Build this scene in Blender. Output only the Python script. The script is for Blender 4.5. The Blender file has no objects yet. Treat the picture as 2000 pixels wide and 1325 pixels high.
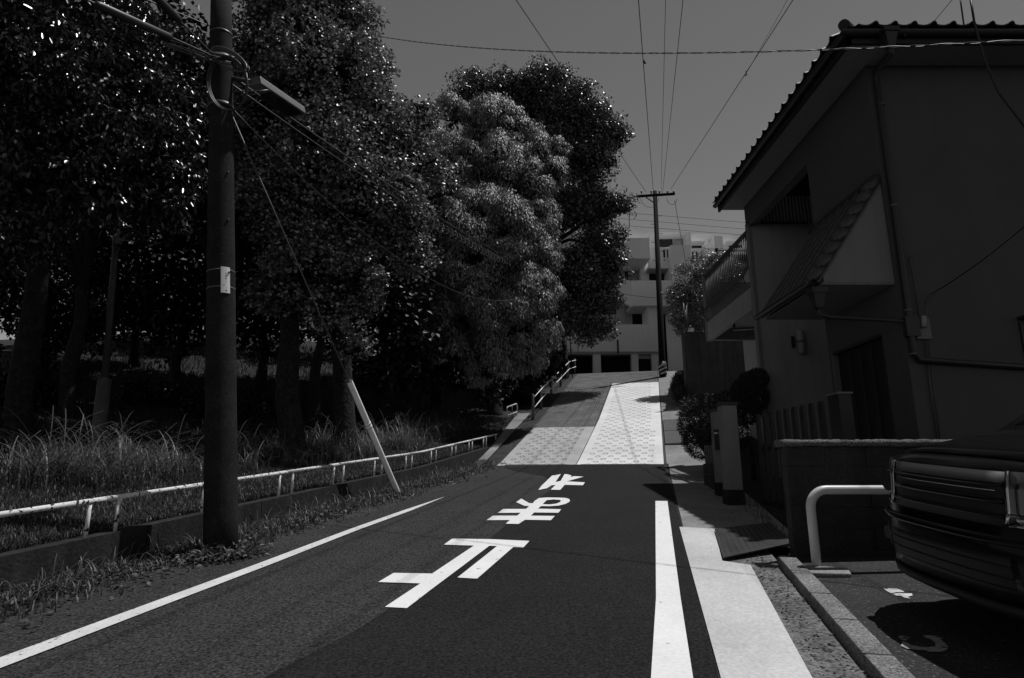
import bpy, bmesh, math, random
import numpy as np
from mathutils import Vector, Matrix, Quaternion
from mathutils.geometry import delaunay_2d_cdt

random.seed(7); rng = np.random.default_rng(7)
scene = bpy.context.scene
COL = scene.collection

# ------------------------------------------------------------------ camera
F, CX, CY = 1200.0, 1000.0, 662.5            # focal length and centre in photo pixels (2000 x 1325)
PITCH = math.atan(273/1200.0); EYE = 1.4
cam_d = bpy.data.cameras.new('camera'); cam = bpy.data.objects.new('camera', cam_d); COL.objects.link(cam)
cam_d.sensor_fit = 'HORIZONTAL'; cam_d.sensor_width = 36; cam_d.lens = 36*F/2000
cam_d.clip_start = .05; cam_d.clip_end = 8000
cam.location = (0, 0, EYE); cam.rotation_euler = (math.pi/2+PITCH, 0, 0)
scene.camera = cam

# ------------------------------------------------------------------ sky, sun, exposure
SUN_AZ, SUN_EL = math.radians(62.7), math.radians(69)
w = bpy.data.worlds.new('World'); scene.world = w; w.use_nodes = True
nt = w.node_tree; nt.nodes.clear()
sky = nt.nodes.new('ShaderNodeTexSky'); sky.sky_type = 'NISHITA'; sky.sun_disc = False
sky.sun_elevation = SUN_EL; sky.sun_rotation = SUN_AZ; sky.air_density = .6; sky.dust_density = 0.0; sky.ozone_density = 0.0
sep = nt.nodes.new('ShaderNodeSeparateColor')            # black-and-white film: the sky's red-weighted luminance
m1 = nt.nodes.new('ShaderNodeMath'); m1.operation = 'MULTIPLY'; m1.inputs[1].default_value = .9
m2 = nt.nodes.new('ShaderNodeMath'); m2.operation = 'MULTIPLY_ADD'; m2.inputs[1].default_value = .1
bg = nt.nodes.new('ShaderNodeBackground'); bg.inputs['Strength'].default_value = .14
wo = nt.nodes.new('ShaderNodeOutputWorld')
nt.links.new(sky.outputs[0], sep.inputs[0]); nt.links.new(sep.outputs[0], m1.inputs[0])
nt.links.new(sep.outputs[1], m2.inputs[0]); nt.links.new(m1.outputs[0], m2.inputs[2])
nt.links.new(m2.outputs[0], bg.inputs['Color']); nt.links.new(bg.outputs[0], wo.inputs[0])
sun_d = bpy.data.lights.new('sun', 'SUN'); sun = bpy.data.objects.new('sun', sun_d); COL.objects.link(sun)
sun_d.energy = 3.6; sun_d.angle = math.radians(.53); sun_d.color = (1, 1, 1)
SUND = Vector((math.sin(SUN_AZ)*math.cos(SUN_EL), math.cos(SUN_AZ)*math.cos(SUN_EL), math.sin(SUN_EL)))
sun.rotation_euler = SUND.to_track_quat('Z', 'Y').to_euler(); sun.location = (0, 0, 60)
vs = scene.view_settings
vs.view_transform = 'Standard'; vs.look = 'None'; vs.gamma = 1; vs.exposure = 0.0; vs.use_curve_mapping = False

# ------------------------------------------------------------------ pixel and terrain helpers
sp, cp = math.sin(PITCH), math.cos(PITCH)
TH = math.radians(13.2); st, ct = math.sin(TH), math.cos(TH)   # heading of the road
def ray(px, py):
    a = (px-CX)/F; b = (CY-py)/F
    return Vector((a, cp-b*sp, sp+b*cp))
def AY(px, py, Y):
    d = ray(px, py); t = Y/d.y; return Vector((d.x*t, Y, EYE+d.z*t))
def AX(px, py, X):
    d = ray(px, py); t = X/d.x; return Vector((X, d.y*t, EYE+d.z*t))
_S = np.arange(-60, 121, .1)
_sl = np.interp(_S, [-60, 16.8, 18.8, 35.5, 38.5, 60, 70, 121], [.095, .095, .316, .316, .03, .03, 0, 0])
_Z = np.concatenate([[0], np.cumsum((_sl[1:]+_sl[:-1])*.05)]); _Z -= np.interp(0, _S, _Z)
def prof(s): return float(np.interp(s, _S, _Z))
def W(s, l, dz=0.0):                                           # road coordinates -> world
    return Vector((s*st+l*ct, s*ct-l*st, prof(s)+dz))
def SL(p): return (p[0]*st+p[1]*ct, p[0]*ct-p[1]*st)
def gz(x, y): return prof(x*st+y*ct)
def G(px, py, dz=0.0):                                         # pixel -> point on the road surface
    d = ray(px, py); lo = .3
    t = .5
    while t < 70:
        if EYE+d.z*t < gz(d.x*t, d.y*t): break
        t += .05
    a, b = t-.05, t
    for _ in range(20):
        m = (a+b)/2
        if EYE+d.z*m < gz(d.x*m, d.y*m): b = m
        else: a = m
    x, y = d.x*b, d.y*b
    return Vector((x, y, gz(x, y)+dz))
BANK = -5.5
def rail_z(s): return .69+(prof(s) if s < 14 else prof(14)+.127*(s-14))
def wall_h(s): return max(.04, rail_z(s)-.34-prof(s))
def bank(s, l):                                                # grassy bank behind the low wall
    base = prof(min(s, 19.5)+max(0, min(s-19.5, 18))*1.0)
    h = max(.03, wall_h(s)-.03)
    d = max(0, BANK-l)
    return base+h+.17*min(d, 26)+.02*math.sin(s*2.1+l*1.7)*min(1, d)

# ------------------------------------------------------------------ materials
MATS = {}
def mat(name, c, rough=.85, var=.25, scale=4.0, fine=None, bump=0.0, bscale=60.0, metal=0.0, spec=.3, streak=0.0, streak_c=.2, coat=0.0, speck=None):
    m = bpy.data.materials.new(name); m.use_nodes = True; n = m.node_tree; L = n.links
    b = n.nodes['Principled BSDF']
    b.inputs['Roughness'].default_value = rough; b.inputs['Metallic'].default_value = metal
    b.inputs['Specular IOR Level'].default_value = spec
    if coat: b.inputs['Coat Weight'].default_value = coat; b.inputs['Coat Roughness'].default_value = .04
    tc = n.nodes.new('ShaderNodeTexCoord'); mp = n.nodes.new('ShaderNodeMapping'); L.new(tc.outputs['Object'], mp.inputs[0])
    no = n.nodes.new('ShaderNodeTexNoise'); no.inputs['Scale'].default_value = scale; no.inputs['Detail'].default_value = 6
    no.inputs['Roughness'].default_value = .65; L.new(mp.outputs[0], no.inputs['Vector'])
    mr = n.nodes.new('ShaderNodeMapRange'); mr.inputs[1].default_value = .3; mr.inputs[2].default_value = .7
    mr.inputs[3].default_value = c*(1-var); mr.inputs[4].default_value = c*(1+var); L.new(no.outputs[0], mr.inputs[0])
    out = mr.outputs[0]
    if fine:                                                    # (scale, amount) grain
        f = n.nodes.new('ShaderNodeTexNoise'); f.inputs['Scale'].default_value = fine[0]; f.inputs['Detail'].default_value = 3
        L.new(mp.outputs[0], f.inputs['Vector'])
        r2 = n.nodes.new('ShaderNodeMapRange'); r2.inputs[1].default_value = .35; r2.inputs[2].default_value = .7
        r2.inputs[3].default_value = 1-fine[1]; r2.inputs[4].default_value = 1+fine[1]; L.new(f.outputs[0], r2.inputs[0])
        mm = n.nodes.new('ShaderNodeMath'); mm.operation = 'MULTIPLY'; L.new(out, mm.inputs[0]); L.new(r2.outputs[0], mm.inputs[1]); out = mm.outputs[0]
    if speck:                                                   # (scale, threshold, value) pale stones or dark pits
        v = n.nodes.new('ShaderNodeTexNoise'); v.inputs['Scale'].default_value = speck[0]; v.inputs['Detail'].default_value = 2
        L.new(mp.outputs[0], v.inputs['Vector'])
        r3 = n.nodes.new('ShaderNodeMapRange'); r3.inputs[1].default_value = speck[1]; r3.inputs[2].default_value = speck[1]+.05
        L.new(v.outputs[0], r3.inputs[0])
        mx = n.nodes.new('ShaderNodeMix'); mx.data_type = 'FLOAT'; L.new(r3.outputs[0], mx.inputs[0]); L.new(out, mx.inputs[2]); mx.inputs[3].default_value = speck[2]
        out = mx.outputs[0]
    if streak:                                                  # vertical rain stains
        ms = n.nodes.new('ShaderNodeMapping'); L.new(tc.outputs['Object'], ms.inputs[0]); ms.inputs['Scale'].default_value = (7, 7, .35)
        s = n.nodes.new('ShaderNodeTexNoise'); s.inputs['Scale'].default_value = 1.0; s.inputs['Detail'].default_value = 5; L.new(ms.outputs[0], s.inputs['Vector'])
        r4 = n.nodes.new('ShaderNodeMapRange'); r4.inputs[1].default_value = .42; r4.inputs[2].default_value = .68
        r4.inputs[3].default_value = 0; r4.inputs[4].default_value = streak; L.new(s.outputs[0], r4.inputs[0])
        mx = n.nodes.new('ShaderNodeMix'); mx.data_type = 'FLOAT'; L.new(r4.outputs[0], mx.inputs[0]); L.new(out, mx.inputs[2]); mx.inputs[3].default_value = c*streak_c
        out = mx.outputs[0]
    L.new(out, b.inputs['Base Color'])
    if bump:
        nb = n.nodes.new('ShaderNodeTexNoise'); nb.inputs['Scale'].default_value = bscale; nb.inputs['Detail'].default_value = 4; L.new(mp.outputs[0], nb.inputs['Vector'])
        bp = n.nodes.new('ShaderNodeBump'); bp.inputs['Strength'].default_value = bump; bp.inputs['Distance'].default_value = .02
        L.new(nb.outputs[0], bp.inputs['Height']); L.new(bp.outputs[0], b.inputs['Normal'])
    MATS[name] = m; return m

mat('asphalt', .037, .95, .16, 1.2, fine=(48, .75), bump=.5, bscale=70, spec=.12, speck=(75, .66, .13))
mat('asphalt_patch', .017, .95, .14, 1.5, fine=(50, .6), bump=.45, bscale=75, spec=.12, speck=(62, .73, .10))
mat('old_asphalt', .026, .92, .3, 2.0, fine=(60, .6), bump=.5, bscale=70, speck=(45, .66, .16))
mat('edge_dirt', .032, .95, .45, 2.5, fine=(40, .7), bump=.7, bscale=40, speck=(30, .68, .15))
mat('soil', .02, .95, .4, 1.2, fine=(25, .5), bump=.6, bscale=20)
mat('paint', .72, .7, .07, 1.6, fine=(40, .06), speck=(11, .69, .36))
mat('worn_paint', .60, .75, .1, 3, fine=(60, .12), speck=(24, .645, .2))
mat('faded_paint', .3, .8, .3, 6, fine=(60, .3), speck=(12, .56, .05))
mat('pale_concrete', .50, .85, .15, 1.3, fine=(40, .12), bump=.1, speck=(7, .74, .22))
mat('ramp_concrete', .64, .85, .16, .7, fine=(30, .08), bump=.1)
mat('ramp_grey', .38, .88, .18, .9, fine=(30, .16), bump=.1)
mat('paver', .16, .9, .35, 1.2, fine=(25, .3), bump=.2)
mat('paver_bed', .05, .9, .2, 2)
mat('path_concrete', .22, .9, .3, 1.2, fine=(40, .25), bump=.3, speck=(14, .68, .07))
mat('gutter_concrete', .13, .9, .45, 3, fine=(35, .5), bump=.5, bscale=50, speck=(22, .64, .04))
mat('kerb_stone', .17, .9, .3, 3, fine=(70, .6), bump=.4, bscale=80, speck=(60, .66, .4))
mat('mossy_concrete', .02, .92, .4, 2.2, fine=(25, .3), bump=.4, bscale=30, streak=.7, streak_c=.25)
mat('dark_concrete', .055, .92, .35, 1.0, fine=(20, .2), bump=.3, bscale=20, streak=.6, streak_c=.3)
mat('block', .035, .93, .35, 3, fine=(60, .4), bump=.5, bscale=90, streak=.5, streak_c=.4)
mat('coping', .12, .93, .3, 4, fine=(70, .7), bump=1.0, bscale=70)
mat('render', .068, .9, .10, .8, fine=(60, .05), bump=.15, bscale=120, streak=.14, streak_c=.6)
mat('render_stained', .28, .9, .1, .8, fine=(60, .05), bump=.12, bscale=120, streak=.3, streak_c=.55)  # rain-stained; paler base stands in for skylight the recess lacks
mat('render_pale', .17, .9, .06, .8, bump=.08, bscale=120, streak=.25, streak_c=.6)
mat('roof_tile', .018, .6, .2, 6, bump=.05, spec=.25)
mat('porch_tile', .04, .45, .2, 6, bump=.05, spec=.4)
mat('dark_trim', .02, .5, .1, 5, spec=.3)
mat('pipe', .02, .45, .1, 5, spec=.35)
mat('rail_metal', .045, .55, .1, 4)
mat('plastic_white', .25, .5, .05, 5)
mat('plastic_grey', .12, .5, .05, 5)
mat('door', .012, .45, .2, 4)
mat('glass_dark', .015, .08, .1, 2, spec=.6)
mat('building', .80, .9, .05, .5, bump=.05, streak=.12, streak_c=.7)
mat('building_dark', .48, .9, .06, .5)  # darker copy of the concrete: recess and underside shade put into colour
mat('garage', .012, .9, .1, 2)
mat('curtain', .3, .9, .1, 4)
mat('pole_concrete', .02, .92, .35, 3, fine=(60, .35), bump=.25, bscale=120, spec=.1, speck=(70, .70, .14))
mat('far_pole', .012, .9, .2, 3, spec=.1)
mat('steel', .045, .5, .25, 4, metal=.2, spec=.4)
mat('lamp_grey', .12, .5, .1, 4, spec=.4)
mat('guard_white', .85, .55, .06, 5, speck=(10, .68, .25))
mat('guard_dark', .03, .6, .1, 5)
mat('flaking', .66, .65, .06, 6, speck=(26, .575, .02), bump=.2, bscale=30)
mat('bar_white', .55, .35, .05, 5, spec=.5)
mat('fence_steel', .14, .6, .3, 5)
mat('cable', .012, .5, .1, 5, spec=.4)
mat('cable_grey', .05, .45, .1, 5, spec=.5)
mat('bark', .02, .95, .45, 5, fine=(14, .5), bump=1.0, bscale=14)
mat('bark_dark', .014, .95, .4, 5, fine=(14, .5), bump=.8, bscale=14)
mat('tread_steel', .06, .42, .2, 4, metal=.5, spec=.5)
mat('rib_steel', .085, .6, .15, 4)
mat('car_paint', .003, .22, .05, 2, spec=.12, coat=.12)
mat('car_black', .008, .6, .1, 4)
mat('chrome', .35, .12, .05, 4, metal=1.0)
mat('headlamp', .02, .05, .05, 4, spec=.8, coat=1.0)
mat('rubber', .012, .8, .1, 4)
mat('plate_white', .72, .5, .03, 4)
mat('ink', .05, .6, .05, 4)
mat('stone', .12, .9, .4, 8, bump=.4)
mat('litter', .14, .8, .4, 8)

def leaf_mat(name, lo, hi, rough=.45, spec=.4, trans=.2, pw=1.0):
    m = bpy.data.materials.new(name); m.use_nodes = True; n = m.node_tree; L = n.links
    b = n.nodes['Principled BSDF']; o = n.nodes['Material Output']
    g = n.nodes.new('ShaderNodeNewGeometry'); r = n.nodes.new('ShaderNodeMapRange')
    r.inputs[3].default_value = lo; r.inputs[4].default_value = hi; pn = n.nodes.new('ShaderNodeMath'); pn.operation = 'POWER'; pn.inputs[1].default_value = pw  # power leaves few bright leaves, painting sunlit glints into the colour
    L.new(g.outputs['Random Per Island'], pn.inputs[0]); L.new(pn.outputs[0], r.inputs[0])
    L.new(r.outputs[0], b.inputs['Base Color']); b.inputs['Roughness'].default_value = rough; b.inputs['Specular IOR Level'].default_value = spec
    t = n.nodes.new('ShaderNodeBsdfTranslucent'); L.new(r.outputs[0], t.inputs[0])
    mx = n.nodes.new('ShaderNodeMixShader'); mx.inputs[0].default_value = trans
    L.new(b.outputs[0], mx.inputs[1]); L.new(t.outputs[0], mx.inputs[2]); L.new(mx.outputs[0], o.inputs[0])
    MATS[name] = m
leaf_mat('leaf_glossy', .016, .045, .26, .5, .1)
leaf_mat('leaf_ginkgo', .05, .42, .36, .5, .18, 2.2)
leaf_mat('leaf_ever', .09, .32, .5, .3, .03, 1.3)
leaf_mat('leaf_broad', .03, .20, .32, .5, .12, 1.8)
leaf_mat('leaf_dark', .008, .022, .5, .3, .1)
leaf_mat('leaf_hedge', .02, .05, .6, .2, .1)
leaf_mat('grass_shade', .006, .022, .6, .2, .15)  # darker blades: shade under the trees put into the colour
leaf_mat('leaf_fruit', .08, .24, .35, .5, .15)
leaf_mat('grass', .025, .095, .5, .3, .25)
leaf_mat('grass_tall', .05, .18, .45, .3, .3)
leaf_mat('weed', .03, .12, .5, .3, .2)

# ------------------------------------------------------------------ object helpers
def tag(o, label=None, cat=None, group=None, kind=None):
    if label: o['label'] = label
    if cat: o['category'] = cat
    if group: o['group'] = group
    if kind: o['kind'] = kind
    return o
def thing(name, label, cat, loc=(0, 0, 0), group=None):
    o = bpy.data.objects.new(name, None); COL.objects.link(o); o.empty_display_size = .2
    o.location = loc
    return tag(o, label, cat, group)
def link(name, me, mt, parent=None, smooth=False):
    o = bpy.data.objects.new(name, me); COL.objects.link(o)
    if mt and not me.materials: me.materials.append(MATS[mt] if isinstance(mt, str) else mt)
    if smooth: me.polygons.foreach_set('use_smooth', [True]*len(me.polygons))
    if parent:
        o.parent = parent
        pm = world_loc(parent); o.location = -pm                # geometry is written in world coordinates
    return o
def world_loc(o):
    v = Vector(o.location)
    while o.parent: o = o.parent; v += Vector(o.location)
    return v
class MB:
    def __init__(s): s.v = []; s.f = []
    def add(s, vs, fs):
        o = len(s.v); s.v += [tuple(v) for v in vs]; s.f += [tuple(i+o for i in f) for f in fs]; return s
    def box(s, a, b):
        x0, x1 = sorted((a[0], b[0])); y0, y1 = sorted((a[1], b[1])); z0, z1 = sorted((a[2], b[2]))
        return s.add([(x0,y0,z0),(x1,y0,z0),(x1,y1,z0),(x0,y1,z0),(x0,y0,z1),(x1,y0,z1),(x1,y1,z1),(x0,y1,z1)],
                     [(0,3,2,1),(4,5,6,7),(0,1,5,4),(1,2,6,5),(2,3,7,6),(3,0,4,7)])
    def hexa(s, p):                                             # 8 corners: bottom 4 ccw, top 4 ccw
        return s.add(p, [(0,3,2,1),(4,5,6,7),(0,1,5,4),(1,2,6,5),(2,3,7,6),(3,0,4,7)])
    def prism(s, poly, off):
        n = len(poly); off = Vector(off)
        vs = [Vector(p) for p in poly]+[Vector(p)+off for p in poly]
        fs = [tuple(range(n))[::-1], tuple(range(n, 2*n))]+[(i, (i+1)%n, n+(i+1)%n, n+i) for i in range(n)]
        return s.add(vs, fs)
    def tube(s, path, r, n=8, cap=True):
        path = [Vector(p) for p in path]; k = len(path)
        rs = r if isinstance(r, (list, tuple)) else [r]*k
        d0 = (path[1]-path[0]).normalized(); u = d0.orthogonal().normalized(); vs = []; pd = d0
        for i, p in enumerate(path):
            d = ((path[min(i+1, k-1)]-path[max(i-1, 0)])).normalized()
            u = pd.rotation_difference(d) @ u; u = (u-d*u.dot(d)).normalized(); pd = d; w_ = d.cross(u)
            vs += [p+(u*math.cos(2*math.pi*j/n)+w_*math.sin(2*math.pi*j/n))*rs[i] for j in range(n)]
        fs = [(i*n+j, i*n+(j+1)%n, (i+1)*n+(j+1)%n, (i+1)*n+j) for i in range(k-1) for j in range(n)]
        if cap: fs += [tuple(range(n))[::-1], tuple(range((k-1)*n, k*n))]
        return s.add(vs, fs)
    def build(s, name, mt, parent=None, smooth=False, bevel=0.0):
        me = bpy.data.meshes.new(name); me.from_pydata(s.v, [], s.f); me.update()
        bm = bmesh.new(); bm.from_mesh(me)
        bmesh.ops.recalc_face_normals(bm, faces=bm.faces)
        if bevel: bmesh.ops.bevel(bm, geom=[e for e in bm.edges if len(e.link_faces) == 2 and e.calc_face_angle(0) > .6], offset=bevel, segments=2, affect='EDGES', profile=.6)
        bm.to_mesh(me); bm.free()
        o = link(name, me, mt, parent, False)
        if smooth:
            me.polygons.foreach_set('use_smooth', [len(p.vertices) == 4 for p in me.polygons])
        return o
def npmesh(name, V, Fc, mt, parent=None, k=3):
    me = bpy.data.meshes.new(name); nf = len(Fc)
    me.vertices.add(len(V)); me.vertices.foreach_set('co', np.asarray(V, np.float32).ravel())
    me.loops.add(nf*k); me.loops.foreach_set('vertex_index', np.asarray(Fc, np.int32).ravel())
    me.polygons.add(nf); me.polygons.foreach_set('loop_start', np.arange(0, nf*k, k, dtype=np.int32))
    me.update(calc_edges=True); me.validate()
    return link(name, me, mt, parent)
def structure(o): o['kind'] = 'structure'; return o
def sheet(name, polys, mt, parent=None, dz=0.0, up=None):
    """flat sheet from pixel polygons laid on the road surface; polys = [outer, hole...] in road (s,l)"""
    pts = [Vector(q) for p in polys for q in p]; ed = []; o = 0
    for p in polys:
        ed += [(o+i, o+(i+1) % len(p)) for i in range(len(p))]; o += len(p)
    cv, _, cf, *_r = delaunay_2d_cdt(pts, ed, [], 0, 1e-5)
    def inside(x, y):
        c_ = False
        for p in polys:
            for (x0, y0), (x1, y1) in zip(p, p[1:]+p[:1]):
                if (y0 > y) != (y1 > y) and x < (x1-x0)*(y-y0)/(y1-y0)+x0: c_ = not c_
        return c_
    cf = [t for t in cf if inside(sum(cv[k][0] for k in t)/len(t), sum(cv[k][1] for k in t)/len(t))]
    me = bpy.data.meshes.new(name); me.from_pydata([tuple(W(q[0], q[1], dz)) for q in cv], [], [tuple(t) for t in cf]); me.update()
    bm = bmesh.new(); bm.from_mesh(me)
    for f in bm.faces:
        if f.normal.z < 0: f.normal_flip()
    bm.to_mesh(me); bm.free()
    return link(name, me, mt, parent)
def slgrid(name, svals, lfun, mt, dz, parent=None, nl=6):
    """strip following the road profile between lfun(s)=(l0,l1)"""
    vs = []; fs = []
    for s in svals:
        l0, l1 = lfun(s)
        vs += [tuple(W(s, l0+(l1-l0)*j/nl, dz)) for j in range(nl+1)]
    m = nl+1
    for i in range(len(svals)-1):
        for j in range(nl): fs.append((i*m+j, i*m+j+1, (i+1)*m+j+1, (i+1)*m+j))
    b = MB(); b.add(vs, fs); me = bpy.data.meshes.new(name); me.from_pydata(b.v, [], b.f); me.update()
    bm = bmesh.new(); bm.from_mesh(me)
    for f in bm.faces:
        if f.normal.z < 0: f.normal_flip()
    bm.to_mesh(me); bm.free()
    return link(name, me, mt, parent)
def frange(a, b, d):
    n = max(1, int(math.ceil((b-a)/d-1e-6))); return [a+(b-a)*i/n for i in range(n+1)]
def px2sl(pts): return [SL(G(*p)) for p in pts]

# =================================================================== GROUND
def ground_sheet():
    ss = [-3000, -400, -80]+frange(-30, 60, .5)+[75, 95, 118, 160, 400, 3000]
    ll = [-3000, -500, -120, -70, -45, -30, -22, -16, -12, -9.5, -8, -7, -6.2, -5.75, -5.45, -5.44, 1.45, 1.46, 2.5, 4, 6, 9, 14, 22, 40, 80, 300, 3000]
    vs = []; fs = []; m = len(ll)
    for s in ss:
        for l in ll:
            sc = max(-30, min(s, 100)); z = prof(sc)
            if l <= -5.45: z = bank(sc, max(l, -70))-.02
            elif l < 1.46: z -= .06
            else:
                z = prof(sc)-.02
            vs.append((s*st+l*ct, s*ct-l*st, z))
    for i in range(len(ss)-1):
        for j in range(m-1): fs.append((i*m+j, i*m+j+1, (i+1)*m+j+1, (i+1)*m+j))
    b = MB(); b.add(vs, fs); return structure(b.build('ground', 'soil', smooth=True))
ground_sheet()
ROAD_END = 17.95
road = structure(slgrid('road', frange(-25, 18.1, .6), lambda s: (-4.45, .26), 'asphalt', 0.0, nl=4))
structure(slgrid('road_shoulder', frange(-25, 24.6, .6), lambda s: (-5.46, -4.45), 'edge_dirt', -.004, nl=3))
structure(slgrid('ramp_shoulder', frange(18.0, 40, .5), lambda s: (-5.46 if s > 24.6 else -4.45, -4.2), 'old_asphalt', -.012, nl=2))
# darker repair patch on the right of the lane, its left edge traced on the road surface
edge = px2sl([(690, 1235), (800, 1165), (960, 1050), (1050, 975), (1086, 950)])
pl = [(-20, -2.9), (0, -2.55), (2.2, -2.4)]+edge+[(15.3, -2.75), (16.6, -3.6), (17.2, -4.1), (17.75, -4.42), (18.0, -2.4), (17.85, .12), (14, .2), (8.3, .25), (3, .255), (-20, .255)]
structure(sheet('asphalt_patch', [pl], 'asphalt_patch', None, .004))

# painted markings (parts of the road)
def zs(pts, sc, ox, oy): return [(ox+x/sc, oy+y/sc) for x, y in pts]
def densify(p): return p
line_r = [(-20, -.1), (3.7, -.10), (5.2, -.075), (10.86, -.09), (10.86, .105), (5.2, .11), (3.7, .12), (-20, .12)]
sheet('edge_line', [line_r], 'paint', road, .009)
ll_o = [(-15, -4.02), (3.3, -4.02), (4.3, -4.03), (5.8, -4.02), (7.8, -4.05), (9.5, -4.0), (11.2, -3.93)]
wob = [(s, l+.008*math.sin(s*9.1)) for s, l in ll_o]
ll_i = [(11.15, -3.915), (9.5, -3.87), (7.8, -3.90), (5.8, -3.86), (4.3, -3.86), (3.3, -3.85), (-15, -3.85)]
sheet('edge_line', [wob+ll_i], 'worn_paint', road, .009)
tomaru = zs([(665,632),(940,636),(1215,648),(1172,695),(1100,692),(843,918),(703,910),(985,685),(930,683),(720,842),(510,1000),(345,1128),(187,1120),(440,952),(140,942),(250,877),(523,882),(820,682),(607,675)], 3.636, 700, 880)
ma = zs([(1047,525),(1137,527),(1183,497),(1367,500),(1395,470),(1225,468),(1248,445),(1420,447),(1440,422),(1275,418),(1297,399),(1360,400),(1420,396),(1470,384),(1497,370),(1503,358),(1495,348),(1470,341),(1420,339),(1340,338),(1283,342),(1252,362),(1238,380),(1212,378),(1157,346),(1120,371),(1178,397),(1213,400),(1190,420),(1028,420),(990,448),(1152,447),(1128,468),(955,468),(910,500),(1075,499)], 3.636, 700, 880)
ma_h = zs([(1337,357),(1308,386),(1360,388),(1405,382),(1432,371),(1440,362),(1428,355),(1385,352)], 3.636, 700, 880)
re_ = zs([(735,1170),(785,1133),(862,1120),(780,1243),(828,1232),(892,1120),(970,1122),(918,1197),(1085,1150),(1115,1147),(1096,1176),(885,1236),(1052,1245),(1034,1272),(866,1268),(824,1315),(737,1313),(780,1270),(745,1272),(700,1300),(622,1316),(650,1278),(768,1163)], 4.731, 920, 680)
for nm, polys in (('character_to', [tomaru]), ('character_ma', [ma, ma_h]), ('character_re', [re_])):
    sheet('painted_character', [px2sl(p) for p in polys], 'paint', road, .009)

# ------------------------------------------------------------------ ramp with ring grooves
def ring_slab(name, s0, s1, l0f, l1f, mt, cw=.39, ch=.29, R=.086, r=.056, dep=.03):
    V = []; Fc = []; N = 16
    rows = int((s1-s0)/ch); ch = (s1-s0)/rows
    def quad(a, b, c, d): o = len(V); V.extend([a, b, c, d]); Fc.append((o, o+1, o+2, o+3))
    for i in range(rows):
        sa = s0+i*ch; sb = sa+ch; sm = (sa+sb)/2; l0, l1 = l0f(sm), l1f(sm)
        off = (.5 if i % 2 else 0)*cw+.12
        n = int((l1-l0-off-.1)/cw)
        quad(W(sa, l0), W(sa, l0+off), W(sb, l0+off), W(sb, l0))
        for k in range(n):
            la = l0+off+k*cw; lm = la+cw/2
            o = len(V); jit = 1+.05*math.sin(i*3.1+k*1.7)
            for ring, dz in ((None, 0), (R, 0), (R-.006, -dep), (r+.006, -dep), (r, 0)):
                for j in range(N):
                    a = 2*math.pi*j/N; c_, s_ = math.cos(a), math.sin(a)
                    if ring is None:
                        q = min((cw/2)/max(1e-6, abs(c_)), (ch/2)/max(1e-6, abs(s_))); V.append(W(sm+s_*q, lm+c_*q, 0))
                    else: V.append(W(sm+s_*ring*jit, lm+c_*ring*jit, dz))
            for q in range(4):
                for j in range(N): Fc.append((o+q*N+j, o+q*N+(j+1)%N, o+(q+1)*N+(j+1)%N, o+(q+1)*N+j))
            Fc.append(tuple(o+4*N+j for j in range(N)))
            # corners of the cell
            ang = [math.atan2(ch/2, cw/2)]
            cs = [W(sm+ch/2, lm+cw/2), W(sm+ch/2, lm-cw/2), W(sm-ch/2, lm-cw/2), W(sm-ch/2, lm+cw/2)]
            base = ang[0]
            for cidx, aa in enumerate((base, math.pi-base, math.pi+base, 2*math.pi-base)):
                j = int(aa/(2*math.pi/N)); oo = len(V); V.append(cs[cidx]); Fc.append((o+j, oo, o+(j+1)%N))
        le = l0+off+n*cw
        quad(W(sa, le), W(sa, l1), W(sb, l1), W(sb, le))
    b = MB(); b.add(V, Fc)
    me = bpy.data.meshes.new(name); me.from_pydata(b.v, [], b.f); me.update()
    bm = bmesh.new(); bm.from_mesh(me)
    for f in bm.faces:
        if f.normal.z < 0: f.normal_flip()
    bm.to_mesh(me); bm.free()
    return structure(link(name, me, mt))
seam = lambda s: -2.34+.16*max(0, min(1, (s-18)/6))
ring_slab('ramp_strip', ROAD_END, 32.3, lambda s: seam(s)+.012, lambda s: .13+.004*(s-18), 'ramp_concrete')
ring_slab('ramp_slab', ROAD_END, 22.8, lambda s: -4.68+.035*(s-18), lambda s: seam(s)-.012, 'ramp_grey')
structure(slgrid('ramp_bed', frange(17.8, 40, .3), lambda s: (-4.9, .6), 'paver_bed', -.03, nl=4))
# block pavers further up the ramp
pv = MB(); s = 22.83; row = 0
while s < 39.5:
    a0 = -4.55; b0 = (seam(s)-.02 if s < 32.3 else .2)
    l = a0+(.1 if row % 2 else 0)
    while l+.06 < b0:
        h = .004*random.random(); e = .012; x0, x1, y0, y1 = s+.004, s+.096, l+.004, min(l+.196, b0-.002)
        pv.add([W(x0, y0, -.03), W(x1, y0, -.03), W(x1, y1, -.03), W(x0, y1, -.03), W(x0+e, y0+e, h), W(x1-e, y0+e, h), W(x1-e, y1-e, h), W(x0+e, y1-e, h)],
               [(4,5,6,7),(0,1,5,4),(1,2,6,5),(2,3,7,6),(3,0,4,7)])
        l += .2
    s += .1; row += 1
pvo = pv.build('paver', 'paver'); structure(pvo)

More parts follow.
